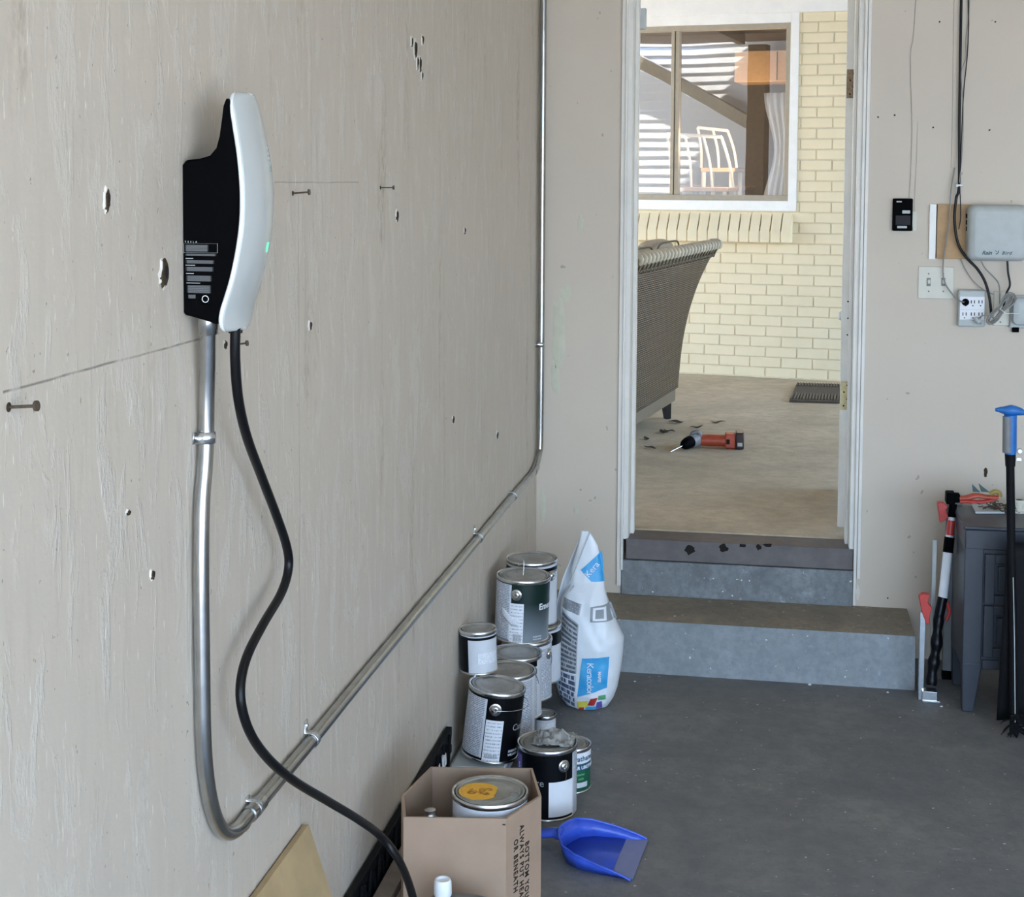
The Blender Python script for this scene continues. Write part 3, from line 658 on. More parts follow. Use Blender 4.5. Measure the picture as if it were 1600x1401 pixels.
pL = PY(895, 1161, 3.93)
can('green and white varnish tin behind the open black can', (pL.x-.004, 3.935, .001), .054, .124, (0, 0, 0), 'green', 'lid_dusty', group='paint cans standing on the floor', name='varnish_can',
    labels=((-100, 100, .082, .112, 'paper'), (-100, 100, .063, .080, 'teal'), (24, 62, .016, .030, 'canwhite')),
    texts=(('Varathane', -6, .090, .020, 'teal', dict(bold=.0003)), ('CLEAR URETHANE', -8, .067, .013, 'paper', dict(bold=.0004)), ('interior', 20, .05, .009, 'leafgreen', dict(bold=.0004)), ('satin', 28, .038, .009, 'leafgreen', dict(bold=.0004))))
# ------------------------------------------------------------------ cardboard box and what is in it
BZ = .40
bx = [PZ(x, y, BZ) for x, y in ((631, 1273), (627, 1243), (673, 1206), (832, 1208), (846, 1243), (791, 1279))]
bc = Vector((-.59, 2.91, 0))
box = thing('cardboard_box', 'tall open brown cardboard box with printed warning, holding a paint can', 'box', bc)
ring = [Vector((p.x, p.y, 0))-bc for p in bx]
ring[0].y -= .003
fr, fl_ = ring[5], ring[0]
outer = ring; inn = [p*(1-.006/p.length) for p in ring]
b = MB(); n = len(ring); vs = []
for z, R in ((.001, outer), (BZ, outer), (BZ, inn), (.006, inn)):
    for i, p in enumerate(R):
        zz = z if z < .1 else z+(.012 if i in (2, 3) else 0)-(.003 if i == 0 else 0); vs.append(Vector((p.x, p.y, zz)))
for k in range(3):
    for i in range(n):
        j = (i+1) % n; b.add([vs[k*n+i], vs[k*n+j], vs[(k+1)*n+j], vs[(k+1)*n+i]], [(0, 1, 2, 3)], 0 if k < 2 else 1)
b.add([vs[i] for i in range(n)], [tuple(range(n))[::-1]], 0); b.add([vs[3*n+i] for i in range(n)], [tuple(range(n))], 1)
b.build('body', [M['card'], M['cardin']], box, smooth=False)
b = MB(); e1 = fl_+(fr-fl_)*.02; b.tube([fr+Vector((-.004, -.0035, BZ-.012)), fr+Vector((-.004, -.0025, BZ-.010))], .003, 12); b.build('hole', M['hole'], box)
rt = ring[4]-ring[5]; rl = Vector((rt.x, rt.y, 0)).length; rd = Vector((rt.x, rt.y, 0)).normalized(); rn = Vector((rd.y, -rd.x, 0))
for txt, s0, z0, sz in (('OR BENEATH', .028, BZ-.055, .0165), ('ALWAYS PUT HEAVY', .050, BZ-.033, .0165), ('BOTTOM YOUR', .070, BZ-.075, .0165)):
    text_mesh(txt, sz*1.05, lambda x, y, z, s0=s0, z0=z0: ring[5]+rd*(s0+y*1.25)+rn*(.0008+z)+Vector((0, 0, z0-x*.9)), 'printed_text', M['ink'], box, thick=.0002, bold=.0003, space=1.22)
pM = PY(766, 1237, 2.905)
MC = can('paint can with a round orange sticker on its grey lid, sitting in the box', (pM.x-.002, 2.914, pM.z-.19), .0785, .19, (0, 0, 0), 'canwhite', 'lid_dusty', group='cans inside the cardboard box', labels=((-120, 120, .02, .15, 'print'),))
b = MB(); ct_ = Vector((-.022, -.006, .1885)); k = 36
ringp = [ct_+Vector((math.cos(2*PI*i/k)*.042*(1 if not (i < 3 or i > 33) else .86), math.sin(2*PI*i/k)*.042, 0)) for i in range(k)]
b.prism([(p.x, p.y) for p in ringp], lambda p, q_: Vector((p[0], p[1], .1881+.0008*q_))); b.build('orange_sticker', M['orange'], MC)
b = MB(); rnd = random.Random(4)
for k in range(11):
    c = ct_+Vector((rnd.uniform(-.022, .022), rnd.uniform(-.014, .014), .0008)); a = rnd.uniform(0, 6); lp = []
    for i in range(6): lp.append(c+Vector((math.cos(a+i*.9)*.007, math.sin(a+i*.9)*.005, .0002)))
    b.tube(smooth_path(lp, 3), .0007, 6)
b.build('scribble', M['brown'], MC)
b = MB()
for k in range(24):
    pass
lp = [Vector((.052+.009*math.cos(t*2*PI/12)*(1-.3*math.sin(t*2*PI/12)), -.008+.009*math.sin(t*2*PI/12), .1890)) for t in range(13)]
b.tube(lp, .0009, 6); b.build('drop_mark', M['grey'], MC)
can('', (pM.x-.003, 2.915, .008), .076, .19, (0, 0, 0), 'canwhite', 'lid', group='cans inside the cardboard box')
[o for o in COL.objects if o.type == 'EMPTY' and o.get('label') == ''][0]['label'] = 'lower paint can hidden under the orange-stickered can in the box'
sp_ = thing('spray_can', 'shiny metal spray can standing in the left side of the box', 'spray can', (-.6735, 2.885, .008))
b = MB(); b.lathe([(0, 0), (.030, 0), (.031, .004), (.031, .30), (.033, .305)], 32); b.build('body', M['canwhite'], sp_)
b = MB(); b.lathe([(.033, .305), (.034, .31), (.030, .335), (.018, .352), (.012, .356), (.012, .366), (0, .367)], 32); b.build('dome', M['tin'], sp_, angle=70)
# jug in front of the box
pj = PY(692, 1372, 2.70)
jg = thing('solvent_jug', 'grey rectangular jug with a white screw cap in front of the cardboard box', 'jug', (pj.x, 2.70, 0))
jt = pj.z-.036
b = MB()
sec = [(0, .075, .03), (.01, .08, .034), (jt-.02, .08, .034), (jt-.006, .074, .030), (jt, .055, .020)]
vs = []; k = 20
for (z, a_, b_) in sec:
    for i in range(k):
        t = 2*PI*i/k; c, s_ = math.cos(t), math.sin(t); pw = .45
        vs.append((.034+a_*math.copysign(abs(c)**pw, c)*.78, b_*math.copysign(abs(s_)**pw, s_), z))
b.add(vs, [(j*k+i, j*k+(i+1) % k, (j+1)*k+(i+1) % k, (j+1)*k+i) for j in range(len(sec)-1) for i in range(k)]+[tuple(range(k))[::-1], tuple((len(sec)-1)*k+i for i in range(k))])
b.build('body', M['grey'], jg, angle=50)
b = MB(); b.lathe([(.013, jt-.002), (.013, jt+.004)], 24); b.build('neck', M['grey'], jg)
b = MB(); b.lathe([(0, jt+.003), (.0165, jt+.003), (.0175, jt+.006), (.0168, jt+.030), (.0145, jt+.035), (.0115, jt+.035), (.011, jt+.030), (0, jt+.030)], 32); b.build('cap', M['white'], jg, angle=50)
b = MB(); b.tube(smooth_path([Vector((.02+.018*i, -.018+.006*math.sin(i), jt+.001+.002*math.sin(i*2))) for i in range(5)], 4), .002, 8); b.build('seam_ridge', M['lgrey'], jg)
# ------------------------------------------------------------------ dustpan
dp = thing('dustpan', 'blue plastic dustpan lying on the concrete floor', 'dustpan', (-.395, 3.53, 0), (0, 0, math.radians(-5)))
def dpo(t):   # half outline: t 0..1 from mouth corner to back centre
    pts = [(.10, .115), (.02, .112), (-.04, .102), (-.075, .080), (-.092, .045), (-.10, .018), (-.102, 0)]
    k = t*(len(pts)-1); i = min(int(k), len(pts)-2); f = k-i; return (pts[i][0]+(pts[i+1][0]-pts[i][0])*f, pts[i][1]+(pts[i+1][1]-pts[i][1])*f)
out = [dpo(i/18) for i in range(19)]; full = [(x, -y) for x, y in out]+[(x, y) for x, y in out[::-1][1:]]
b = MB(); N_ = len(full)
vs = []
for (x, y) in full:
    d = (.10-x)/.2; hgt = .004+.052*min(1, d)**.8
    vs += [(x*.93+.007, y*.90, .003+.006*d), (x, y, .003+hgt)]
vs2 = [(.0+.0, 0, .006)]
b.add(vs, [(2*i, 2*i+1, 2*i+3, 2*i+2) for i in range(N_-1)])
b.add([vs[2*i] for i in range(N_)], [tuple(range(N_))])
b.build('pan', M['blue'], dp, solid=.0028, angle=40)
b = MB(); b.box((.050, -.104, .0048), (.104, .108, .0068)); b.build('lip', M['bluelip'] if 'bluelip' in M else plain('pale blue rubber lip', (.20, .23, .42), .5), dp, bevel=.0008)
b = MB(); b.tube([(x, y, .003+.004+.052*min(1, (.10-x)/.2)**.8) for x, y in full], .0028, 8); b.build('rim', M['blue'], dp)
b = MB(); b.tube(smooth_path([(-.095, 0, .045), (-.115, 0, .047), (-.15, .0, .040), (-.21, 0, .030), (-.225, 0, .028)], 5), [.024]*4+[.020]*5+[.018]*5+[.017]*5+[.016]*2, 14, flat=.55); b.build('handle', M['blue'], dp, angle=70)
# ------------------------------------------------------------------ grout bag
YBG = 4.58
bagrows = [(1118, 893, 940), (1112, 885, 950), (1095, 873, 959), (1075, 868, 965), (1045, 867, 970), (1015, 869, 973.5), (990, 873, 975), (970, 877, 965), (950, 875, 957), (935, 877, 951), (922, 884, 947), (915, 889, 945), (905, 892, 944), (890, 892, 942), (872, 897, 939), (850, 904, 934), (836, 907, 926), (829, 908, 920)]
rows = []
for (y, a0, a1) in bagrows:
    l = PY(a0, y, YBG); r_ = PY(a1, y, YBG); rows.append((l.z, l.x, r_.x))
zb0 = rows[0][0]
rows = [(z-zb0+.002 if i == 0 else z-zb0*max(0, 1-i/6), a, c) for i, (z, a, c) in enumerate(rows)]
def bag_sec(z):
    if z <= rows[0][0]: return rows[0][1:]
    for (z0, a, c), (z1, a2, c2) in zip(rows, rows[1:]):
        if z <= z1:
            t = (z-z0)/max(1e-6, z1-z0); return (a+(a2-a)*t, c+(c2-c)*t)
    return rows[-1][1:]
def bag_dep(z):
    K_ = [(0, .055), (.05, .075), (.2, .08), (.30, .07), (.36, .045), (.40, .022), (.56, .006)]
    for (z0, a), (z1, c) in zip(K_, K_[1:]):
        if z <= z1: return a+(c-a)*(z-z0)/(z1-z0)
    return .006
def bagpt(x, z, off=0.):
    a, c = bag_sec(z); m_x = (a+c)/2; hw = (c-a)/2; s_ = max(-.999, min(.999, (x-m_x)/hw)); d = bag_dep(z)
    y = YBG-d*(1-abs(s_)**2.5)**.425-off; k_ = mn.noise(Vector((x*16, z*11, 3)))*.004*min(1, d*20)+.0045*mn.noise(Vector((x*40, z*22, 8)))*min(1, d*20); return Vector((x, y-k_, z))
bg_ = thing('grout_bag', 'tall white plastic grout bag with a twisted top beside the concrete step', 'bag', (-.55, YBG, 0))
B0 = Vector((-.55, YBG, 0))
b = MB(); nz, na = 110, 96; zt_ = rows[-1][0]; vs = []
for j in range(nz+1):
    z = rows[0][0]+(zt_-rows[0][0])*j/nz; a, c = bag_sec(z); m_x, hw, d = (a+c)/2, (c-a)/2, bag_dep(z)
    for i in range(na):
        t = 2*PI*i/na; cc, ss = math.cos(t), math.sin(t)
        x = m_x+hw*math.copysign(abs(cc)**.8, cc); y = YBG-d*math.copysign(abs(ss)**.85, ss)
        p = Vector((x, y, z)); k_ = mn.noise(Vector((x*16, z*11, 3+(2 if ss < 0 else 0))))*.004*min(1, d*20)
        k_ += .0045*mn.noise(Vector((x*40, z*22, 8)))*min(1, d*20)
        vs.append(p+Vector((0, -k_ if ss > 0 else k_, 0))-B0)
b.add(vs, [(j*na+i, j*na+(i+1) % na, (j+1)*na+(i+1) % na, (j+1)*na+i) for j in range(nz) for i in range(na)]+[tuple(range(na))[::-1], tuple(nz*na+i for i in range(na))])
b.build('body', M['bag'], bg_, angle=50)
# second fold of the twisted top, left of the first
b = MB()
def fold(u, v):
    top = [(868, 990), (866, 960), (872, 930), (880, 900), (893, 870), (906, 840)]; bot = [(880, 1000), (884, 965), (890, 935), (895, 915), (903, 890), (915, 845)]
    k = v*5; i = min(4, int(k)); f = k-i
    x = (top[i][0]+(top[i+1][0]-top[i][0])*f)*(1-u)+(bot[i][0]+(bot[i+1][0]-bot[i][0])*f)*u
    y = (top[i][1]+(top[i+1][1]-top[i][1])*f)*(1-u)+(bot[i][1]+(bot[i+1][1]-bot[i][1])*f)*u
    p = PY(x, y, YBG+.02+.025*u*(1-u)*4); return p-B0
b.grid(fold, 6, 14); b.build('folded_top', M['bag'], bg_, solid=.002, angle=40)
# pleats running up the twist
for (x0, y0_, x1, y1) in ((890, 912, 922, 831), (897, 915, 880, 940)):
    a = PY(x0, y0_, YBG-.030); c = PY(x1, y1, YBG-.012); MB().tube(smooth_path([a-B0, (a+c)/2-B0+Vector((0, -.004, 0)), c-B0], 5), .0016, 6).build('pleat', M['lgrey'], bg_)
def bag_panel(q4, mat, name, off=.0012, nu=26, nv=30):
    """q4: photo-frame corners bottom-left, bottom-right, top-right, top-left"""
    c = [PY(x, y, YBG-.07) for x, y in q4]
    def fn(u, v):
        p = (c[0]*(1-u)+c[1]*u)*(1-v)+(c[3]*(1-u)+c[2]*u)*v; p_ = bagpt(p.x*1.0, max(.002, p.z), off); return p_-B0
    b = MB(); b.grid(fn, nu, nv); return b.build(name, mat, bg_, angle=60, recalc=False)
bag_panel(((871, 1047), (901, 1052), (904, 975), (876, 955)), M['printG'], 'printed_panel')
bag_panel(((872, 1092), (898, 1107), (901, 1054), (869, 1047)), M['printT'], 'printed_panel')
bag_panel(((876, 952), (905, 962), (908, 946), (878, 938)), M['printG'], 'printed_panel')
bag_panel(((922, 972), (961, 974), (951, 949), (922, 950)), M['baggrey'], 'printed_panel', .0012)
bag_panel(((926, 970), (947, 971.5), (945, 952), (926, 952)), M['paper'], 'printed_square', .0018, 12, 12)
bag_panel(((930, 967), (943, 968), (942, 955), (930, 955)), M['baggrey'], 'printed_square', .0024, 12, 12)
bag_panel(((902, 1088), (948, 1076), (952, 1026), (910, 1027)), M['skyblue'], 'printed_panel')
bag_panel(((900, 1100), (945, 1102), (948, 1075), (903, 1089)), M['paper'], 'printed_panel', .0018)
for q4, mt in ((((902, 1108), (918, 1106), (918, 1095), (901, 1096)), 'yellow'), (((917, 1103), (928, 1103), (934, 1090), (923, 1091)), 'red'), (((934, 1094), (946, 1094), (946, 1086), (935, 1087)), 'leafgreen'), (((930, 1110), (940, 1109), (940, 1096), (932, 1098)), 'purple'), (((913, 1111), (931, 1111), (931, 1105), (915, 1105)), 'skyblue'), (((903, 1112), (912, 1113), (912, 1106), (904, 1106)), 'red')):
    bag_panel(q4, M[mt], 'printed_picture', .0025, 12, 12)
bag_panel(((921, 915), (941, 916), (937, 868), (904, 897)), M['skyblue'], 'printed_panel', .0014)
def bag_text(txt, x, y, size, mat, space=1, rot=0, bold=0, off=.0026):
    p = PY(x, y, YBG-.07)
    def fn(a, c, z):
        a2 = c; c2 = -a
        if rot: ca, sa = math.cos(rot), math.sin(rot); a2, c2 = a*ca-c*sa, a*sa+c*ca
        return bagpt(p.x+a2, max(.003, p.z+c2), off+z)-B0
    return text_mesh(txt, size, fn, 'printed_text', M[mat], bg_, thick=.0002, bold=bold, space=space)
bag_text('Keracolor', 918, 1033, .030, 'paper', .85)
bag_text('MAPEI', 935, 1048, .0125, 'paper', 1, bold=.0004)
bag_text('Kera', 917, 909, .028, 'paper', 1, rot=.9, off=.0042)
# ------------------------------------------------------------------ long things along the wall base
fr_ = thing('folded_metal_frame', 'black folded metal frame lying along the foot of the plywood wall', 'frame', (XW+.022, 3.1, 0))
b = MB()
for (dx, z0, z1) in ((0, .0, .024), (0, .205, .229), (.0, .16, .182)): b.box((dx-.018, -1.1, z0), (dx-.002, .62, z1))
b.build('rail', M['satin'], fr_, bevel=.002)
b = MB()
for k in range(24):
    y = -1.1+.07*k; b.tube([(.002, y, .01), (.002, y+.07, .222)], .004, 6); b.tube([(.006, y+.07, .01), (.006, y, .222)], .004, 6)
b.build('lattice', M['satin'], fr_)
b = MB(); b.box((-.016, -1.1, .01), (-.010, .62, .222)); b.build('back_strip', M['satin'], fr_)
b = MB(); b.box((-.0005, .43, .168), (.0055, .52, .200)); b.build('sticker', M['paper'], fr_)
for i, (x0, x1, z, yA, yC, lb) in enumerate(((-.792, -.753, .186, 2.3, 3.36, 'weathered wooden board next to the black folded frame by the wall'), (-.751, -.728, .172, 2.3, 3.32, 'weathered wooden board nearer the cardboard box'))):
    b = MB(); b.box((x0, yA, 0), (x1, yC, z)); o = b.build('wooden_board', M['plank'], bevel=.002); tag(o, lb, 'board', 'boards standing on edge along the wall')
a = PX(478, 1288, XW+.009); zt_ = a.z
b = MB(); zf = .001; lean = .165
prof = [(XW+.003, zt_), (XW+.015, zt_+.001), (XW+.015+lean, zf), (XW+.003+lean, zf)]
b.prism(prof, lambda p, k: Vector((p[0], a.y-(0.9 if k == 0 else 0)+(0 if k == 0 else (.0)), p[1])))
o = b.build('plywood_sheet', M['ply'], bevel=.001, smooth=False); tag(o, 'bare tan plywood offcut leaning against the wall under the conduit', 'plywood')
# ------------------------------------------------------------------ wall fixtures on the back wall
def W(x, y, out=0.): return PY(x, y, YB-out)
def wbox(b, x0, y0_, x1, y1, d0, d1, m=0):
    a = PY(x0, y0_, YB-d1); c = PY(x1, y1, YB-d1); b.box((a.x, YB-d1, c.z), (c.x, YB-d0, a.z), m); return a, c
g = thing('door_opener_button', 'small black garage door control button on the drywall', 'wall control', W(1411, 336))
gl_ = W(1411, 336)
def loc(b, o_):
    b.v = [tuple(Vector(p)-Vector(o_)) for p in b.v]; return b
b = MB(); wbox(b, 1395.5, 310, 1425.5, 361, 0, .020); loc(b, gl_).build('housing', M['black'], g, bevel=.004)
b = MB(); wbox(b, 1399, 336, 1423, 352, .02, .025); loc(b, gl_).build('push_bar', plain('glossy dark button', (.012, .012, .014), .5, spec=.2), g, bevel=.002)
b = MB(); wbox(b, 1410, 328.5, 1422, 333.5, .019, .022); wbox(b, 1402, 353, 1417, 356.5, .019, .0215); wbox(b, 1401, 314, 1409, 316, .019, .021); loc(b, gl_).build('light_bar', M['lgrey'], g)
b = MB(); wbox(b, 1426, 331, 1432.5, 361, 0, .006); wbox(b, 1426, 330, 1432.5, 335, 0, .012); wbox(b, 1426, 355, 1432.5, 360, 0, .012); loc(b, gl_).build('bracket', M['plate'], g, bevel=.0008)
pw = W(1484, 362)
t = thing('plywood_backing', 'square orange plywood backing panel with a pale strip, behind the cables', 'board', pw)
b = MB(); wbox(b, 1463, 319, 1530, 405, 0, .012); loc(b, pw).build('panel', M['plyw'], t, bevel=.001)
b = MB(); wbox(b, 1453, 319, 1463.5, 405, 0, .012); loc(b, pw).build('edge_strip', M['trimw'], t, bevel=.001)
pc = W(1557, 365)
t = thing('sprinkler_controller', 'pale grey rounded irrigation controller box with a dark logo', 'controller', pc)
def rbox(b, x0, y0_, x1, y1, d0, d1, rad, n=8, top=.85):
    a = PY(x0, y0_, YB-d1); c = PY(x1, y1, YB-d1); xa, xb, za, zb_ = a.x, c.x, c.z, a.z
    def ringp(ins, dd):
        out = []; r_ = rad-ins*.5
        for (cx_, cz_, a0) in ((xb-rad, zb_-rad, 0), (xa+rad, zb_-rad, 90), (xa+rad, za+rad, 180), (xb-rad, za+rad, 270)):
            for k in range(n+1):
                t = math.radians(a0+90*k/n); out.append(Vector((cx_+math.cos(t)*(rad-ins), YB-dd, cz_+math.sin(t)*(rad-ins))))
        return out
    R = [ringp(0, d0), ringp(0, d0+(d1-d0)*.62), ringp(.004, d0+(d1-d0)*.85), ringp(.012, d1-.002), ringp(.020, d1)]
    m_n = len(R[0]); vs = [p for r_ in R for p in r_]
    b.add(vs, [(j*m_n+i, j*m_n+(i+1) % m_n, (j+1)*m_n+(i+1) % m_n, (j+1)*m_n+i) for j in range(len(R)-1) for i in range(m_n)]+[tuple((len(R)-1)*m_n+i for i in range(m_n))])
b = MB(); rbox(b, 1514, 320, 1607, 409, 0, .085, .026); loc(b, pc).build('cover', M['lgrey'], t, angle=40)
b = MB(); rbox(b, 1523, 327, 1600, 404, .080, .090, .022); loc(b, pc).build('front_panel', M['lgrey'], t, angle=40)
b = MB()
for k in range(5): wbox(b, 1511, 334+k*10, 1515, 341+k*10, .02, .05)
loc(b, pc).build('hinge_tab', M['black'], t)
fy = YB-.0905
def ctext(txt, x, y, size, **k):
    p = PY(x, y, fy); text_mesh(txt, size, lambda a, c, z: Vector((p.x+a, fy-.0003-z, p.z+c))-pc, 'logo', plain('dark teal logo', (.05, .10, .10), .5), t, thick=.0003, **k)
ctext('Rain', 1534, 397.5, .0185, slant=.35, bold=.0004); ctext('Bird', 1565, 397.5, .0165, slant=.35, bold=.0002, space=1.15)
p0 = PY(1557, 396, fy); b = MB(); b.tube(smooth_path([p0+Vector((-.003, -.001, -.001)), p0+Vector((.001, -.001, -.002)), p0+Vector((.005, -.001, .003)), p0+Vector((.007, -.001, .010))], 4), .0011, 8); b.tube([p0+Vector((-.004, -.001, .010)), p0+Vector((.001, -.001, .006))], .0009, 8); loc(b, pc).build('logo_mark', M['teal'], t)
ps = W(1462, 441)
t = thing('switch_plate', 'almond two-gang light switch plate below the plywood backing', 'light switch', ps)
b = MB(); wbox(b, 1435, 416, 1490, 467.5, 0, .005); loc(b, ps).build('plate', M['plate'], t, bevel=.0025)
for x in (1451, 1474):
    b = MB(); wbox(b, x-3, 434, x+3, 447, .0045, .0055); s1 = loc(b, ps).build('switch_slot', M['grey'], t)
    b = MB(); p = W(x, 441, .005)-ps; b.box((p.x-.0045, p.y-.010, p.z-.004), (p.x+.0045, p.y, p.z+.010)); b.build('toggle', M['plate'], t, bevel=.0015)
    b = MB()
    for y in (427.5, 455): p = W(x, y, .005)-ps; b.cyl(p, p+Vector((0, -.0012, 0)), .003, n=12)
    b.build('screw', M['grey'], t)
po = W(1518, 482)
t = thing('outlet_adapter', 'white six-outlet wall tap with a plug in its top left socket', 'outlet adapter', po)
b = MB(); wbox(b, 1498, 453, 1539, 511, 0, .034); loc(b, po).build('housing', M['lgrey'], t, bevel=.005)
b = MB(); wbox(b, 1500, 463, 1538, 500, .033, .037); loc(b, po).build('face', M['outlet'], t, bevel=.001)
b = MB(); wbox(b, 1500, 483.3, 1538, 483.9, .0368, .0374); loc(b, po).build('seam', M['grey'], t)
for (x, y) in ((1509, 472), (1520, 472), (1532, 472), (1507, 491), (1520, 491), (1532, 491)):
    b = MB(); wbox(b, x-3, y-3, x-1.8, y+2, .0372, .0376); wbox(b, x+2, y-3, x+3.2, y+2, .0372, .0376); p = W(x, y+5.5, .0372)-po; b.cyl(p, p+Vector((0, -.0005, 0)), .0022, n=10)
    loc(MB(), po); b2 = MB(); b2.v = [tuple(Vector(q_)-(Vector(po) if i < 16 else Vector((0, 0, 0)))) for i, q_ in enumerate(b.v)]; b2.f = b.f; b2.m = b.m; b2.build('socket', M['black'], t)
b = MB(); p = W(1508.5, 472, .037)-po; b.lathe([(0, .026), (.006, .025), (.011, .012), (.0125, 0), (0, 0)], 14, mx=Matrix.Translation(p) @ Matrix.Rotation(PI/2, 4, 'X')); b.build('plug', M['black'], t)
p2 = W(1566, 488)
t = thing('outlet_plate', 'almond outlet plate behind the coiled grey cord', 'outlet', p2)
b = MB(); wbox(b, 1553, 455, 1577, 509, 0, .005); loc(b, p2).build('plate', M['plate'], t, bevel=.002)
b = MB(); p = W(1563, 503, .005)-p2; b.cyl(p, p+Vector((0, -.001, 0)), .003, n=10); b.build('screw', M['grey'], t)
p3 = W(1595, 488)
t = thing('power_adapter', 'white rounded plug-in adapter with a grey cable at the right edge', 'power adapter', p3)
b = MB(); wbox(b, 1579, 461, 1612, 513, 0, .02); loc(b, p3).build('base_plate', M['lgrey'], t, bevel=.004)
b = MB(); rbox(b, 1583, 465, 1612, 509, .02, .055, .02); loc(b, p3).build('housing', M['lgrey'], t, angle=40)
b = MB(); p = W(1586, 516, .012)-p3; b.box((p.x-.01, p.y-.008, p.z-.006), (p.x+.012, p.y+.008, p.z+.012)); b.build('clip', M['black'], t, bevel=.002)
def wcable(name, label, pts, r, mat, cat='cable', group=None, n=7):
    o = MB().tube(smooth_path([PY(x, y, YB-d) for x, y, d in pts], n), r, 10).build(name, M[mat], angle=80); tag(o, label, cat, group); return o
wcable('power_cable', 'thick black cable hanging from the ceiling to the outlet tap', [(1503, -70, .012), (1502, 0, .012), (1501, 60, .014), (1500, 120, .016), (1499, 200, .02), (1498.5, 290, .03), (1494, 310, .035), (1491.5, 345, .035), (1497, 380, .035), (1510, 402, .04), (1527, 420, .045), (1539, 440, .05), (1546, 465, .055), (1549, 492, .05)], .0046, 'rubber')
wcable('wire', 'thin dark wire beside the thick black hanging cable', [(1513, -60, .008), (1513, 0, .008), (1513.5, 40, .008), (1511, 90, .012), (1506, 140, .02), (1503, 200, .026), (1500, 288, .032), (1500.5, 310, .032), (1501, 340, .03), (1498, 358, .035)], .0018, 'rubber')
wcable('wire', 'thin grey wire twisting around the black cable near the top', [(1516, -60, .006), (1514, 20, .006), (1509, 60, .01), (1509, 90, .018), (1502, 115, .022), (1505, 170, .022), (1504, 230, .026), (1499, 285, .034)], .0013, 'wire')
wcable('wire', 'pale grey flat cable running past the plywood panel to the outlet plug', [(1492, 262, .012), (1488, 285, .02), (1485, 310, .03), (1483, 345, .03), (1478, 380, .03), (1473.5, 415, .022), (1476, 440, .02), (1487, 458, .03), (1500, 470, .045), (1507, 472, .06)], .0024, 'wire')
wcable('wire', 'thin painted wire running down to the black control button', [(1432, -60, .003), (1431, 0, .003), (1427, 60, .003), (1423.5, 78, .006), (1423, 117, .004), (1425, 200, .003), (1423, 270, .003), (1421, 308, .006)], .0012, 'beigewire')
wcable('wire', 'faint second wire ending at the bracket beside the button', [(1434, 190, .002), (1432, 250, .002), (1429, 310, .002), (1429, 332, .002)], .0008, 'beigewire')
wcable('wire', 'faint painted wire left of the thick black cable', [(1494, -60, .002), (1491, 0, .002), (1489, 120, .002), (1488, 200, .002), (1486, 262, .002)], .0009, 'beigewire')
wcable('wire', 'thin grey wire curving from the plywood panel to the outlet tap', [(1501, 404, .012), (1507, 418, .012), (1520, 438, .014), (1536, 452, .02), (1552, 460, .03)], .0016, 'wire')
wcable('wire', 'grey cable dropping out of the sprinkler controller on its left', [(1533, 408, .03), (1540, 420, .03), (1554, 434, .035), (1561, 446, .05), (1562, 470, .06), (1560, 500, .06)], .0022, 'wire')
wcable('power_cable', 'short black cable below the sprinkler controller', [(1574, 405, .04), (1575, 425, .04), (1578, 445, .04), (1572, 460, .045), (1566, 490, .05)], .0035, 'rubber')
# coiled cord
b = MB(); rnd = random.Random(3)
c0 = PY(1563, 482, YB-.07)
for k in range(6):
    a, bb = .010+.004*k, .062+.004*rnd.uniform(-1, 1); tilt = math.radians(-38+rnd.uniform(-6, 6)); lp = []
    for i in range(25):
        t = 2*PI*i/24; x, z = a*math.cos(t)*(1+.3*math.sin(t)), bb*math.sin(t); x *= (.35+.65*abs(math.sin(t)))
        lp.append(c0+Vector((x*math.cos(tilt)-z*math.sin(tilt), -.003*k+.008*math.sin(t*2), x*math.sin(tilt)+z*math.cos(tilt))))
    b.tube(lp, .0022, 8)
lp = smooth_path([PY(1553, 497, YB-.075), PY(1545, 492, YB-.085), PY(1533, 494, YB-.08), PY(1528, 500, YB-.06)], 5); b.tube(lp, .0022, 8)
o = b.build('coiled_cord', M['wire'], angle=80); tag(o, 'bundled grey extension cord hanging over the outlets', 'cord')
b = MB(); p = PY(1530, 503, YB-.06); b.lathe([(0, .02), (.008, .018), (.010, 0), (0, -.012)], 14, mx=Matrix.Translation(p) @ Matrix.Rotation(-.7, 4, 'Y')); q = b.build('cord_plug', M['lgrey'], o)
o = MB().tube([PY(1562, 482, YB-.093), PY(1567, 486, YB-.097), PY(1572, 490, YB-.094), PY(1580, 489.5, YB-.07), PY(1592, 489.5, YB-.06)], .0012, 6).build('twist_tie', M['white']); tag(o, 'white twist tie around the bundled grey cord', 'twist tie')
b = MB(); p = PY(1499, 290, YB-.03); b.tube([p+Vector((-.011, 0, 0)), p+Vector((.011, 0, .002))], .0055, 10); o = b.build('cable_tie', M['white']); tag(o, 'white cable tie around the hanging black cables', 'cable tie')
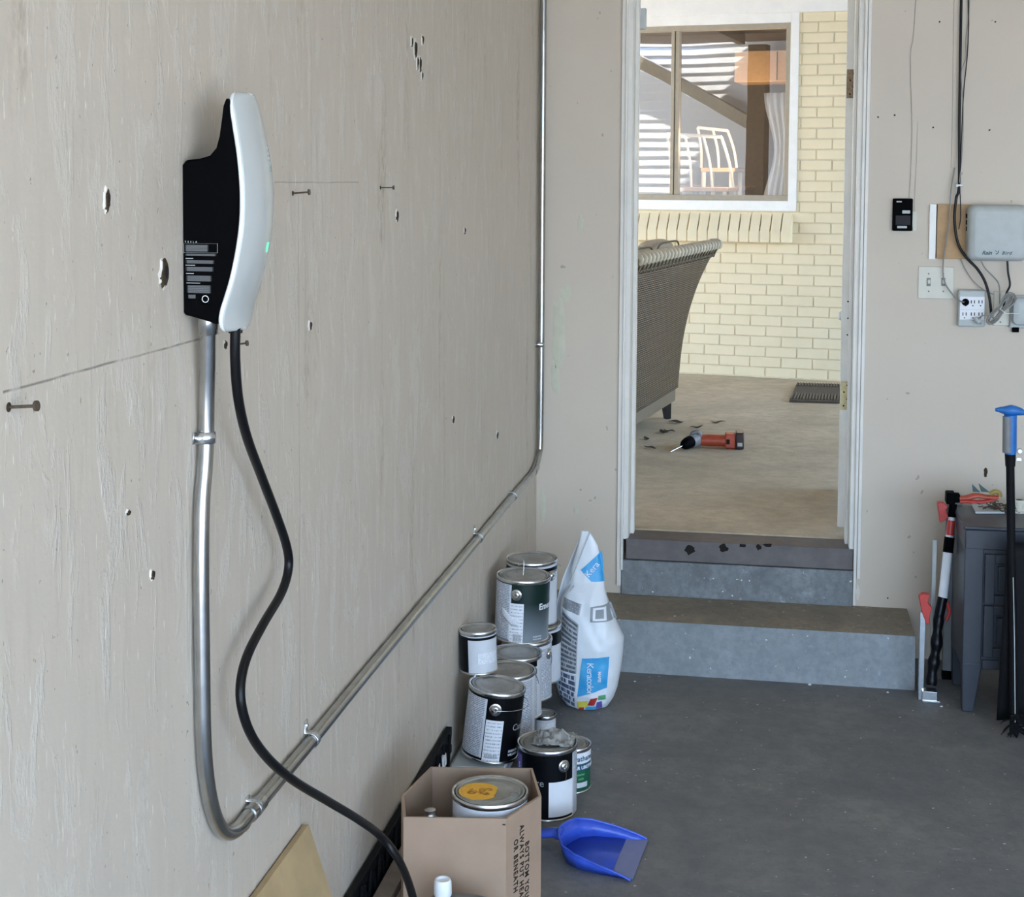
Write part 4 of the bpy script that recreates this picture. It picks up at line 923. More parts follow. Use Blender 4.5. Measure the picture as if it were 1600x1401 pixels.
# ------------------------------------------------------------------ drawer cabinet
ca = PY(1508.6, 820.8, 4.735); CZ = ca.z; cxl = ca.x
cb = thing('drawer_cabinet', 'dark grey resin drawer cabinet against the back wall', 'cabinet', (cxl, 4.735, 0))
CW, CDp = .52, .30
b = MB()
b.box((-.006, -.006, CZ-.012), (CW+.01, CDp, CZ)); b.box((0, 0, CZ-.075), (CW, CDp-.005, CZ-.012)); b.box((0, .012, .14), (CW, CDp-.005, CZ-.07))
b.build('body', M['darkgrey'], cb, bevel=.004)
for (x0, x1) in ((0, .062), (CW-.062, CW)):
    for y0_ in (0, CDp-.05):
        b = MB(); vs = [(x0, y0_, .16), (x1, y0_, .16), (x1, y0_+.045, .16), (x0, y0_+.045, .16)]; t_ = .012
        s0 = 1 if x0 == 0 else 0
        vs += [(x0+.004, y0_+.004, 0), (x1-.022 if s0 else x1-.004, y0_+.004, 0), (x1-.022 if s0 else x1-.004, y0_+.035, 0), (x0+.004, y0_+.035, 0)]
        if not s0: vs[4] = (x0+.022, y0_+.004, 0); vs[7] = (x0+.022, y0_+.035, 0)
        b.add(vs, [(0, 1, 2, 3), (7, 6, 5, 4), (0, 4, 5, 1), (1, 5, 6, 2), (2, 6, 7, 3), (3, 7, 4, 0)])
        b.build('leg', M['darkgrey'], cb, bevel=.004)
for xs0 in (0, CW-.058): b = MB(); b.box((xs0, 0, .155), (xs0+.058, .02, CZ-.07)); b.build('stile', M['darkgrey'], cb, bevel=.003)
zz = [(CZ-.088, CZ-.245), (CZ-.252, CZ-.415)]
for z1, z0 in zz:
    b = MB(); x0, x1 = .062, CW-.062; yy = -.004
    b.box((x0, yy, z0), (x0+.030, .02, z1)); b.box((x1-.03, yy, z0), (x1, .02, z1)); b.box((x0+.03, yy, z1-.028), (x1-.03, .02, z1)); b.box((x0+.03, yy, z0), (x1-.03, .02, z0+.028))
    dr = b.build('drawer', M['darkgrey'], cb, bevel=.002)
    b = MB(); b.box((x0+.040, -.001, z0+.038), (x1-.04, .02, z1-.038)); b.build('inset_panel', M['darkgrey'], dr, bevel=.003)
b = MB(); b.box((.062, .004, .14), (CW-.062, .02, .17)); b.build('bottom_rail', M['darkgrey'], cb, bevel=.002)
# things on top of the cabinet
def on(x, y): return PZ(x, y, CZ)
p = on(1535, 797); t = thing('paper_tray', 'shallow white tray on top of the dark cabinet', 'tray', p)
a = [on(1517, 789), on(1524, 803), on(1570, 803), on(1566, 789)]
b = MB(); b.add([q_-p+Vector((0, 0, .001)) for q_ in a]+[q_-p+Vector((0, 0, .008)) for q_ in a], [(0, 1, 2, 3), (4, 5, 6, 7)[::-1], (0, 1, 5, 4), (1, 2, 6, 5), (2, 3, 7, 6), (3, 0, 4, 7)]); b.build('base', M['lgrey'], t, bevel=.001)
p = PY(1530, 781, 4.93)
t = thing('pruning_tool', 'orange red garden hand tool lying on the cabinet, left of the shovel handle', 'garden tool', (p.x, 4.93, CZ))
def TL(x, y, Y_=4.93): q_ = PY(x, y, Y_); return q_-Vector((p.x, 4.93, CZ))
b = MB(); b.tube(smooth_path([TL(1499, 778), TL(1512, 777), TL(1525, 774), TL(1541, 776), TL(1556, 777)], 5), [.012]*5+[.014]*5+[.012]*5+[.011]*6, 10, flat=.7); b.build('upper_handle', M['redo'], t)
b = MB(); b.tube(smooth_path([TL(1499, 783), TL(1512, 783), TL(1530, 784), TL(1545, 782), TL(1560, 776)], 5), [.008]*21, 10, flat=.8); b.build('lower_handle', M['red'], t)
b = MB(); b.tube(smooth_path([TL(1547, 772), TL(1554, 768), TL(1561, 770), TL(1562, 776)], 5), .008, 10); b.build('yellow_guard', plain('ochre plastic', (.33, .24, .06), .5), t)
b = MB(); b.box((TL(1478, 770).x, -.02, TL(1478, 786).z), (TL(1492, 770).x, .03, TL(1478, 768).z)); b.box((TL(1490, 770).x, -.01, TL(1478, 784).z), (TL(1500, 770).x, .02, TL(1478, 770).z)); b.build('motor_head', M['black'], t, bevel=.004)
b = MB()
for (x0, x1, x2, yt) in ((1519, 1523, 1532, 756), (1529, 1536, 1546, 755)):
    q0, q1, q2, q3 = TL(x0, yt), TL(x1-3, 768), TL(x2, 769), TL(x2-3, 766); b.prism([0, 1, 2, 3], lambda i, k: (q0, q1, q2, q3)[i]+Vector((0, .004*k, 0)))
b.build('blade', plain('dark green blade', (.02, .06, .055), .4), t)
b = MB(); rnd = random.Random(11); c = on(1562, 798)
for k in range(60):
    s_ = Vector((rnd.gauss(0, .028), rnd.gauss(0, .03), abs(rnd.gauss(.008, .006)))); d = Vector((rnd.uniform(-1, 1), rnd.uniform(-1, 1), rnd.uniform(-.1, .35))).normalized()*rnd.uniform(.015, .04)
    q0 = s_; q1 = s_+d; q0.z = max(.003, q0.z); q1.z = max(.003, q1.z)
    b.tube([q0, (q0+q1)/2+Vector((0, 0, .003)), q1], .0018, 5)
o = b.build('dry_twigs', M['twig']); o.location = c; tag(o, 'small heap of dry brown twigs and leaves on the cabinet top', 'twigs', kind='stuff')
p = on(1592, 800); t = thing('spool', 'small cream object with a black core at the right end of the cabinet top', 'spool', p)
b = MB(); b.lathe([(.012, 0), (.024, 0), (.024, .006), (.018, .008), (.018, .034), (.024, .036), (.024, .042), (.012, .042)], 24); b.build('reel', M['plate'], t)
b = MB(); b.cyl((0, 0, .002), (0, 0, .040), .011); b.build('core', M['black'], t)
b = MB(); b.cyl((-.019, -.003, .02), (-.0185+.0, -.012, .022), .007, n=12); b.build('knob', M['black'], t)
# ------------------------------------------------------------------ snow shovel
sv = PZ(1582, 1148, 0); YS = sv.y
t = thing('shovel', 'black shovel with a blue T-handle standing in front of the cabinet', 'shovel', (sv.x, YS, 0))
def SL(x, y, d=0.): return PY(x, y, YS+d)-Vector((sv.x, YS, 0))
b = MB(); b.tube([SL(1584, 1145), SL(1583, 1000), SL(1580, 850), SL(1578.5, 722)], .0125, 16); b.tube([SL(1578.6, 728), SL(1578.5, 706)], [.0145, .0165], 16); b.build('shaft', M['satin'], t)
b = MB(); b.tube(smooth_path([SL(1585.3, 1140)+Vector((0, -.0128, 0)), SL(1584, 1000)+Vector((0, -.0128, 0)), SL(1582, 900)+Vector((0, -.0128, 0))], 3), .0013, 6); b.build('shaft_line', M['lgrey'], t)  # thin pale line laid along the front of the shaft
b = MB(); b.tube([SL(1578.7, 709), SL(1578.8, 700), SL(1579, 655), SL(1579, 648)], [.017, .0185, .0185, .019], 20); b.build('grip_sleeve', M['bluegrip'], t)
b = MB(); q0 = SL(1574.5, 706); q1 = SL(1575, 650); b.tube([q0+Vector((-.002, -.006, 0)), q1+Vector((-.002, -.006, 0))], .0145, 14); b.build('grip_pad', M['grey'], t)
b = MB(); b.tube(smooth_path([SL(1555, 640), SL(1563, 640), SL(1572, 641), SL(1580, 641), SL(1590, 642), SL(1600, 644.5), SL(1608, 646)], 3), [.004, .006, .007, .009, .010, .012, .014, .015, .016, .017, .016, .015, .013, .012, .010, .008, .007, .005, .004], 14, flat=1); b.build('handle_bar', M['bluegrip'], t, angle=70)
b = MB()
def blade(u, v):
    z = .03+.56*v; wl = -.032-.010*(1-v)-.0; wr = .34
    x = wl+(wr-wl)*u; y = .022+.05*(2*u-1)**2*-.4+.035*(1-v)**2; return Vector((x, y, z))
b.grid(blade, 16, 12); b.build('blade', M['satin'], t, solid=.004, angle=60)  # wide black sheet put in for the black mass behind the shaft
rnd = random.Random(5); b = MB()
for k in range(40):
    a = rnd.uniform(-2.9, .25); l_ = rnd.uniform(.02, .055); p0 = Vector((rnd.uniform(-.01, .02), -.015, rnd.uniform(.015, .07))); d = Vector((math.cos(a)*l_, -abs(rnd.uniform(0, .02)), -abs(math.sin(a))*l_*.9))
    p1 = p0+d; p1.z = max(.004, p1.z); b.tube(smooth_path([p0, p0+d*.5+Vector((0, 0, .006)), p1], 3), [.005]*3+[.0045]*2+[.002]*2, 6, flat=.5)
b.build('frayed_strips', M['satin'], t)
q = MB(); c = W(1593, 704, .006)
o = thing('wall_hook', 'small chrome hook on the wall behind the blue shovel grip', 'hook', W(1593, 704))
b = MB(); b.cyl((0, 0, .0), (0, -.012, 0), .010, .007, n=16); b.build('knob', M['tin'], o)
b = MB(); b.box((-.010, -.008, -.034), (.006, 0, -.024)); b.build('plate', M['zinc'], o)
# ------------------------------------------------------------------ clamps and telescopic pole left of the cabinet
p = PZ(1451, 1094, 0); YC = p.y
t = thing('bar_clamp', 'silver bar clamp with a red jaw standing at the end of the step', 'clamp', (p.x, YC, 0))
def CL(x, y, d=0.): return PY(x, y, YC+d)-Vector((p.x, YC, 0))
a, c = CL(1437.5, 955), CL(1442.5, 1094); b = MB(); b.box((a.x, -.008, .002), (c.x, .008, a.z)); b.build('bar', M['zinc'], t, bevel=.001)
a, c = CL(1440, 1076), CL(1463, 1096); b = MB(); b.box((a.x, -.022, .001), (c.x, .018, a.z)); b.box((a.x, -.026, .001), (c.x+.01, -.016, .008)); b.build('foot', M['zinc'], t, bevel=.0015)
b = MB(); q_ = CL(1452, 1083, -.023); b.cyl(q_, q_+Vector((0, -.003, 0)), .004, n=12); b.build('rivet', M['tin'], t)
pts = [(1435, 930), (1440, 926), (1452, 927), (1449, 940), (1456, 948), (1452, 958), (1452, 972), (1447, 973), (1440, 955)]
b = MB(); P_ = [CL(x, y) for x, y in pts]; b.prism(list(range(len(P_))), lambda i, k: P_[i]+Vector((0, -.014+.028*k, 0))); b.build('jaw', M['red'], t, bevel=.002)
t2 = thing('bar_clamp', 'second clamp with a red jaw, higher, behind the white telescopic pole', 'clamp', (p.x+.05, YC+.16, 0))
def C2(x, y): return PY(x, y, YC+.16)-Vector((p.x+.05, YC+.16, 0))
a, c = C2(1459.5, 843), C2(1465, 912); b = MB(); b.box((a.x-.004, -.006, .002), (c.x-.006, .006, a.z)); b.build('bar', M['lgrey'], t2, bevel=.001)
pts = [(1464, 784), (1472, 783), (1481, 790), (1477, 796), (1482, 806), (1474, 813), (1468, 815)]
b = MB(); P_ = [C2(x, y) for x, y in pts]; b.prism(list(range(len(P_))), lambda i, k: P_[i]+Vector((0, -.014+.028*k, 0))); b.build('jaw', M['red'], t2, bevel=.002)
t3 = thing('telescopic_pole', 'white and red banded telescopic pole leaning by the cabinet', 'pole', (PZ(1456, 1078, 0).x, YC+.03, 0))
o3 = Vector((PZ(1456, 1078, 0).x, YC+.03, 0)); yb1, yt1 = YC+.03, YC+.15
def TP(x, y):
    f = (1075-y)/(1075-785); return PY(x, y, yb1+(yt1-yb1)*f)-o3
def seg(x0, y0_, x1, y1, r, mat, nm):
    b = MB(); b.tube([TP(x0, y0_), TP(x1, y1)], r, 18); b.build(nm, M[mat], t3)
ax = lambda y: 1455+(1487-1455)*(1072-y)/(1072-787)+ (2.5 if y < 940 else 0)
seg(ax(808), 808, ax(787), 787, .0125, 'black', 'tip')
seg(ax(814), 814, ax(806), 806, .0110, 'paper', 'white_ring')
seg(ax(836), 836, ax(813), 813, .0130, 'red', 'red_band')
seg(ax(840), 840, ax(835), 835, .0120, 'paper', 'white_ring')
seg(ax(863), 863, ax(839), 839, .0165, 'black', 'collar')
seg(ax(934), 934, ax(862), 862, .0150, 'paper', 'white_tube')
seg(ax(960), 960, ax(933), 933, .0165, 'canblack', 'lock')
b = MB(); pts = [TP(ax(y)+dx, y) for y, dx in ((958, 0), (985, 0), (1010, 1), (1030, 0), (1050, -1), (1070, 0))]; b.tube(smooth_path(pts, 4), [.015, .017, .018, .016, .014, .016, .019, .02, .018, .015, .014, .016, .019, .02, .018, .016, .015, .016, .018, .018, .016], 14); b.build('foot', M['canblack'], t3, angle=60)
b = MB(); q_ = TP(ax(950)+6, 955); b.tube(smooth_path([q_+Vector((.01, 0, .03)), q_+Vector((.018, 0, .0)), q_+Vector((.008, 0, -.03))], 4), .005, 10); b.build('red_lever', M['red'], t3)
t4 = thing('grey_panel', 'flat grey board standing between the pole and the cabinet', 'board', (PY(1488, 960, 5.05).x, 5.05, 0))
o4 = Vector((PY(1488, 960, 5.05).x, 5.05, 0)); a, c = PY(1476, 872, 5.05)-o4, PY(1498, 998, 5.05)-o4
b = MB(); b.box((a.x, -.01, .03), (c.x, .01, a.z+.2)); b.build('board', M['grey'], t4, bevel=.002)
b = MB(); b.box((a.x, -.014, .002), (a.x+.03, .014, .03)); b.box((c.x-.03, -.014, .002), (c.x, .014, .03)); b.build('foot', M['black'], t4)
# pebbles / debris on the floor
rnd = random.Random(8)
for i, (x, y) in enumerate(((1471, 1104), (1265, 1070), (1387, 1082), (960, 1053), (992, 1065))):
    q_ = PZ(x, y, 0); b = MB(); s_ = rnd.uniform(.004, .007)
    b.lathe([(0, 0), (s_*.8, .0005), (s_, s_*.4), (s_*.5, s_*.75), (0, s_*.8)], 8); o = b.build('paint_chip', M['paper'])
    o.location = q_; o['category'] = 'debris'; o['group'] = 'white paint chips on the garage floor'
    o['label'] = ('white chip on the floor right of the silver clamp foot', 'white chip at the foot of the step, near its middle', 'white chip at the foot of the step near its right end', 'white chip by the lower right side of the grout bag', 'white chip on the floor a little right of the grout bag')[i]
# ------------------------------------------------------------------ patio and house
struct(MB().box((-9, YB+.13, ZP-.25), (9, 16, ZP)).build('floor_patio', M['patio'], smooth=False))
gr = struct(MB().box((-30, -30, -.35), (30, 30, -.13)).build('ground', M['drive'], smooth=False))
struct(MB().box((-5, -14, -.13), (9, -1.07, -.005)).build('floor_driveway', M['drive'], smooth=False))
HR = math.radians(-9.22); HO = Vector((0, 9.732, ZP))
hx, hy = Vector((math.cos(HR), math.sin(HR), 0)), Vector((-math.sin(HR), math.cos(HR), 0))
house = Matrix.Translation(HO) @ Matrix.Rotation(HR, 4, 'Z')
def HP(x, y, out=0.):
    """sight line met with the house wall, in house coordinates (u along the wall, -out in front of it, z above patio)"""
    d = ray(x, y); n_ = hy; t = ((HO-hy*out)-EYE).dot(n_)/d.dot(n_); p = EYE+d*t-HO; return Vector((p.dot(hx), p.dot(hy), p.z))
def hbuild(b, *a, **k):
    o = b.build(*a, **k)
    if not o.parent: o.matrix_world = house
    return o
wr = HP(1247.5, 150).x; wt = HP(1248, 19.5).z; wb = HP(1244, 330).z     # white surround right edge, top of brick, bottom of surround
fx1 = HP(1235, 150).x; ft = HP(1150, 38).z; fb = HP(1150, 313).z; fx0 = fx1-2.1
CH, BL = .0678, .2032; u0_ = HP(1244.3, 584).x
b = MB(); bm_ = MB(); rnd = random.Random(2)
kmax = int(wt/CH)+1
for r in range(kmax):
    z0 = r*CH+.004; z1 = min((r+1)*CH-.004, wt-.002)
    if z1 <= z0: continue
    off = u0_+(BL/2 if r % 2 == 1 else 0)
    for c in range(-22, 12):
        x0 = off+c*BL+.004; x1 = x0+BL-.008
        if z1 > wb-.002:
            if x1 < wr+.004: continue
            x0 = max(x0, wr+.001)
        j = rnd.uniform(-.0008, .0008); b.box((x0, -.0055+j, z0+rnd.uniform(-.0005, .0005)), (x1, .012, z1))
wk = struct(hbuild(b, 'wall_house', M['brick'], bevel=.0022, angle=60), 'cream painted brick wall of the house')
b = MB(); b.box((-4.4, 0, 0), (2.4, .1, wb)); b.box((wr-.001, 0, wb), (2.4, .1, wt)); b.box((fx1+.0, .0, wb), (wr-.001, .1, wt)); b.box((-4.4, 0, fb-.02+.0), (fx0, .1, wt))
hbuild(b, 'mortar', M['mortar'], wk, smooth=False)
b = MB(); n = 60
b.tube(smooth_path([(-4+.11*k, -.012-.004*mn.noise(Vector((k*.7, 0, 0))), .004+.008*abs(mn.noise(Vector((k*.9, 3, 0))))) for k in range(n)], 3), .006, 6); hbuild(b, 'mortar_bead', M['mortar'], wk)
# white surround and frieze
b = MB(); b.box((fx1-.002, -.02, wb), (wr, .06, wt)); b.box((-4.4, -.02, wb), (fx1, .06, fb)); b.box((-4.4, -.02, ft), (fx1, .06, wt)); b.box((-4.4, -.025, wt), (2.4, .06, wt+.5))
struct(hbuild(b, 'trim_5', M['trimw'], bevel=.003), 'white painted board surround of the house window')
# rowlock sill
b = MB(); so_ = .085
zs0 = HP(1150, 331.5).z; zs1 = HP(1150, 359, so_).z; zs2 = HP(1150, 378, so_).z
sxr = HP(1236, 365, so_).x
k = 0; x = sxr; rnd = random.Random(6)
while x > -3.0:
    x0 = x-.067; j = rnd.uniform(-.002, .002)
    prof = [(.0, zs0+j), (-so_-j, zs1+j), (-so_-j, zs2), (.0, zs2)]
    b.prism(prof, lambda p, q_: Vector((x0+.003 if q_ == 0 else x-.003, p[0], p[1]))); x -= .067+.001
b.box((-3.0, -so_+.008, zs2+.004), (sxr-.004, 0, zs1-.006))
struct(hbuild(b, 'trim_6', M['brick'], bevel=.004), 'sloping brick sill below the house window')
# window
b = MB(); mu = HP(1055, 180).x; fwid = .035
b.box((fx0, -.012, ft-fwid), (fx1, .05, ft)); b.box((fx0, -.012, fb), (fx1, .05, fb+fwid)); b.box((fx1-fwid*.9, -.012, fb+fwid), (fx1, .05, ft-fwid)); b.box((fx0, -.012, fb+fwid), (fx0+fwid, .05, ft-fwid))
b.box((mu-.028, -.016, fb+fwid), (mu-.006, .05, ft-fwid)); b.box((mu-.002, -.008, fb+fwid), (mu+.026, .05, ft-fwid))
win = struct(hbuild(b, 'window_1', M['winframe'], bevel=.003), 'tan framed sliding window in the brick house')
for (x0, x1, yy) in ((fx0+fwid, mu-.026, .02), (mu+.024, fx1-fwid, .026)):
    b = MB(); b.grid(lambda u, v: Vector((x0-.004+(x1-x0+.008)*u, yy, fb+fwid-.004+(ft-fb-2*fwid+.008)*v)), 1, 1); hbuild(b, 'pane', M['glass'], win)
# room behind the window
b = MB(); z0r, z1r = -.1, 2.5
b.box((-3.4, 2.6, z0r), (1.2, 2.7, z1r)); b.box((-3.5, .1, z0r), (-3.4, 2.7, z1r)); b.box((1.2, .1, z0r), (1.3, 2.7, z1r)); b.box((-3.5, .1, z0r-.1), (1.3, 2.7, z0r)); b.box((-3.5, .1, z1r), (1.3, 2.7, z1r+.1))
b.box((wr-.001, .1, z0r), (1.3, .2, z1r)); b.box((-3.5, .1, z0r), (wr, .2, wb-.3)); 
struct(hbuild(b, 'wall_room', M['inwall'], smooth=False), 'brown walls of the room behind the house window')
t = thing('kitchen_cupboard', 'warm lit wooden wall cupboard seen high behind the house window glass', 'cupboard'); t.matrix_world = house
a, c = HP(1148, 80, -.9), HP(1226, 127, -.9); b = MB(); b.box((a.x, .9, c.z), (c.x+.25, 1.25, a.z)); b.build('body', M['inlight'], t, bevel=.004)
b = MB(); b.box((a.x+.3, .895, c.z+.01), (a.x+.306, .9, a.z-.01)); b.build('door_gap', M['hole'], t)
l = bpy.data.lights.new('room_lamp', 'POINT'); l.energy = 9; l.color = (1, .72, .42); l.shadow_soft_size = .08; lo = bpy.data.objects.new('room_lamp', l); COL.objects.link(lo); lo.matrix_world = house @ Matrix.Translation((-.35, .55, 1.55))
for i, (x0, x1, xb0, xb1, y0_, y1, dd, lb) in enumerate(((1042, 1127, 1053, 1134, 209, 292, .55, 'white slatted chair back nearest the glass inside the house'), (1090, 1137, 1096, 1140, 199, 262, .95, 'white slatted chair back further inside the house, right of the other'))):
    t = thing('dining_chair', lb, 'chair', group='white chairs behind the house window'); t.matrix_world = house
    A, B_ = HP(x0, y0_, -dd), HP(x1, y0_+5, -dd); zb_ = HP(x0, y1, -dd).z
    b = MB(); b.tube([A, B_], .012, 8); b.build('top_rail', M['whitepaint'], t)
    for k in range(4 if i == 0 else 3):
        f = k/(3 if i == 0 else 2); p0 = A+(B_-A)*f; p1 = Vector((p0.x+.03+.02*k, p0.y, zb_)); b = MB(); b.tube(smooth_path([p0, (p0+p1)/2+Vector((.012, 0, 0)), p1], 3), .010, 8); b.build('back_post', M['whitepaint'], t)
    b = MB(); b.box((A.x+.03, dd-.02, zb_-.03), (B_.x+.06, dd+.38, zb_)); b.build('seat', M['inlight'], t, bevel=.005)
    for k in range(4):
        xx = A.x+.05+(B_.x-A.x-.02)*(k % 2); yy = dd+(.35 if k > 1 else .0); b = MB(); b.cyl((xx, yy, z0r), (xx, yy, zb_-.02), .016, n=8); b.build('leg', M['whitepaint'], t)
t = thing('dining_table', 'oval wooden table behind the house window glass', 'table'); t.matrix_world = house
a = HP(1085, 290, -1.9); b = MB(); b.lathe([(0, 0), (.42, 0), (.45, .015), (.45, .03), (0, .035)], 40, mx=Matrix.Translation((a.x, 2.05, a.z-.03))); b.build('top', M['inlight'], t, angle=40)
b = MB(); b.lathe([(.22, z0r), (.2, z0r+.03), (.04, z0r+.08), (.04, a.z-.03)], 20, mx=Matrix.Translation((a.x, 2.05, 0))); b.build('pedestal', M['darkwood'], t)
# curtain at the right side of the window
t = tag(hbuild(MB().grid(lambda u, v: Vector((fx1-.03-.16*(1-u)*(1-.45*math.sin(PI*v)**2), .12+.012*math.sin(u*22), fb-.05+(ft-fb)*.66*v)), 40, 14), 'curtain', M['siding'], solid=.002), 'pale drawn curtain at the right edge of the house window', 'curtain')
# eaves / patio roof added out of direct view, its reach set to shade the patio
b = MB(); b.box((-4.5, -4.55, 2.62), (4.0, .02, 2.70)); b.box((-4.5, .0, wt+.4), (4.0, 3.2, 3.0))
RF = struct(hbuild(b, 'ceiling_patio', M['soffit'], smooth=False), 'brown boarded patio roof out of direct view, sized to shade the patio')
b = MB()
for k in range(7): b.box((-4.4+k*1.15, -3.75, 2.52), (-4.34+k*1.15, 0, 2.62))
hbuild(b, 'beam', M['soffit'], RF, smooth=False)
for i, u in enumerate((-3.2, 2.6)):
    b = MB(); b.box((u-.05, -3.6, 0), (u+.05, -3.5, 2.52)); o = hbuild(b, 'patio_post', M['rail'], bevel=.004); tag(o, ('brown patio roof post at the left, outside the doorway view', 'brown patio roof post at the right, outside the doorway view')[i], 'post', 'patio roof posts')
# siding on the outside of the garage and the wing beside it (mirrored in the window)
b = MB(); z = ZP
while z < 3.1:
    b.prism([(YB+.131, z), (YB+.150, z), (YB+.137, z+.09), (YB+.131, z+.09)], lambda p, k: Vector(((-6 if k == 0 else DL-.07), p[0], p[1])))
    b.prism([(YB+.131, z), (YB+.150, z), (YB+.137, z+.09), (YB+.131, z+.09)], lambda p, k: Vector(((DR+.07 if k == 0 else 5.3), p[0], p[1]))); z += .09
b.box((-6, YB, -.1), (XW-.15, YB+.13, 3.1)); b.box((XW-.15, YB+.02, 2.76), (5.3, YB+.13, 3.1))
struct(b.build('wall_siding', M['siding'], smooth=False), 'white horizontal siding on the patio side of the garage')
def mirrored(x, y, yp):
    d = ray(x, y); t = ((HO)-EYE).dot(hy)/d.dot(hy); p = EYE+d*t; d2 = d-hy*(2*d.dot(hy)); return p+d2*((yp-p.y)/d2.y)
M['beam'] = plain('tan beam paint', (.46, .42, .34), .6)
yp = YB+.25
a, c = mirrored(1058, 140, yp), mirrored(1176, 205, yp)
b = MB(); dd_ = (c-a).normalized(); up_ = Vector((0, 0, 1)); q_ = a-dd_*1.2
b.add([q_+Vector((0, -.05, 0)), c+Vector((0, -.05, 0)), c+Vector((0, -.05, .13)), q_+Vector((0, -.05, .13)), q_+Vector((0, .05, 0)), c+Vector((0, .05, 0)), c+Vector((0, .05, .13)), q_+Vector((0, .05, .13))], [(0, 1, 2, 3), (7, 6, 5, 4), (0, 4, 5, 1), (1, 5, 6, 2), (2, 6, 7, 3), (3, 7, 4, 0)])
o = b.build('slanted_beam', M['beam'], bevel=.004); tag(o, 'slanted tan beam on the siding, mirrored in the house window', 'beam')
a, c = mirrored(1170, 190, yp+.12), mirrored(1196, 190, yp+.12)  # brown post added in place of the tree trunk mirrored in the window
b = MB(); xm = (a.x+c.x)/2; b.box((xm-.09, yp+.06, ZP), (xm+.09, yp+.20, 2.95)); o = b.build('trunk_post', M['rail'], bevel=.006); tag(o, 'stout brown post by the siding, added to mirror as a tree trunk in the house window', 'post')
# ------------------------------------------------------------------ wicker sofa
so1 = PZ(1048, 655, ZP); ang = HR
sf = thing('wicker_sofa', 'brown wicker sofa seen from behind through the doorway', 'sofa', so1, (0, 0, HR))
sm = (Matrix.Translation(so1) @ Matrix.Rotation(HR, 4, 'Z')).inverted()
# local: x to the right (outside of the back), -y towards the garage, z up
Hs = .955; LEN = 1.75
def backx(z):  # curved back profile, leaning out at the top
    t = max(0, (z-.17)/(Hs-.17)); return .012+.045*t+.165*t**2.6
b = MB()
def bk(u, v):
    z = .17+(Hs-.17)*v; e = .012*math.sin(PI*min(1, u*1.0)); return Vector((backx(z)+.006*math.sin(u*PI), .05-(LEN+.05)*u, z+.03*(1-u)*0))
b.grid(bk, 50, 40)
o = b.build('wicker_back', M['wicker'], sf, solid=.03, angle=70)
L_ = o.data.uv_layers[0]
for d_ in L_.data: d_.uv = (d_.uv[0]*3.2, d_.uv[1]*1.5)
b = MB()
def armf(u, v):
    z = .17+(Hs-.17-.30*u)*v; return Vector((backx(z)*(1-u)-.75*u, .05, z))
b.grid(armf, 20, 20); b.build('arm_panel', M['wicker'], sf, solid=.03, angle=70)
b = MB(); b.box((-.75, -LEN, .17), (-.02, .03, .36)); b.build('seat_base', M['wicker'], sf, bevel=.01)
b = MB(); b.box((-.03, -LEN, .095), (.012, .055, .172)); b.box((-.76, -.0, .095), (.0, .055, .172)); b.build('bottom_rail', M['rail'], sf, bevel=.003)
for (x, y) in ((-.05, .01), (-.72, .01), (-.05, -LEN+.05), (-.72, -LEN+.05)):
    b = MB(); b.tube([(x+.02, y, .10), (x+.028, y+.005, .0)], [.030, .020], 4); b.build('leg', M['darkwood'], sf)
# braided rim
bA, bB = MB(), MB(); N_ = 25; sp_y = (LEN+.03)/N_
for k in range(N_):
    y = .05-sp_y*k; x = backx(Hs); lp = []
    for i in range(9):
        t = -PI*.25+PI*1.35*i/8; lp.append(Vector((x+.002+.024*math.cos(t), y+.030*(i/8-.5), Hs-.012+.022*math.sin(t))))
    bA.tube(lp, [.008, .012, .014, .015, .015, .015, .014, .012, .008], 8)
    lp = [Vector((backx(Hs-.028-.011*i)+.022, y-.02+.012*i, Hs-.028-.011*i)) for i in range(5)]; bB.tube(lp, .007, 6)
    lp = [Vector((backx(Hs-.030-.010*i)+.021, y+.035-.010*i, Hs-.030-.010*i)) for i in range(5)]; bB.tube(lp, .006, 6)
for k in range(8):
    x = backx(Hs)-.07*k-.02; z = Hs-.04*k*.5
    bA.tube([Vector((x+.01*math.cos(t), .05+.024*math.cos(t), z-.01+.022*math.sin(t))) for t in (-.4, .3, 1., 1.7, 2.4, 3.)], .013, 7)
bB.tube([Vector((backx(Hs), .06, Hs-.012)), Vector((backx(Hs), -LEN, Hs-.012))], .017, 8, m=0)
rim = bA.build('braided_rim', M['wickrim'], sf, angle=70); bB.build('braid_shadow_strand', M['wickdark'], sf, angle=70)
b = MB(); b.cyl(Vector((.016, -1.0, .135)), Vector((.022, -1.0, .135)), .014); b.build('label_tab', M['white'], sf)
def cushion(y0_, y1, zt, lab, tilt=0):
    t = thing('cushion', lab, 'cushion', so1+hx*(-.07)+hy*((y0_+y1)/2)+Vector((0, 0, .38)), (0, math.radians(tilt), HR), 'beige cushions on the wicker sofa')
    hw = (y1-y0_)/2-.008; hh_ = zt-.38; b = MB(); vs = []
    K_ = 24
    def sq(a, p=.35): return math.copysign(abs(a)**p, a)
    def fn(u, v):
        th = 2*PI*u; ph = -PI/2+PI*v
        y = hw*sq(math.cos(th))*sq(math.cos(ph), .5); z = hh_/2+hh_/2*sq(math.sin(th))*sq(math.cos(ph), .5); x = .085*sq(math.sin(ph), .8)
        return Vector((x-.02, y, z))
    b.grid(fn, 48, 16); b.build('pad', M['fabric'], t, angle=80)
    lp = []
    for i in range(49):
        th = 2*PI*i/48; lp.append(Vector((.045, (hw+.001)*sq(math.cos(th)), hh_/2+(hh_/2+.001)*sq(math.sin(th)))))
    MB().tube(lp, .005, 6).build('piping', M['rail'], t, angle=80)
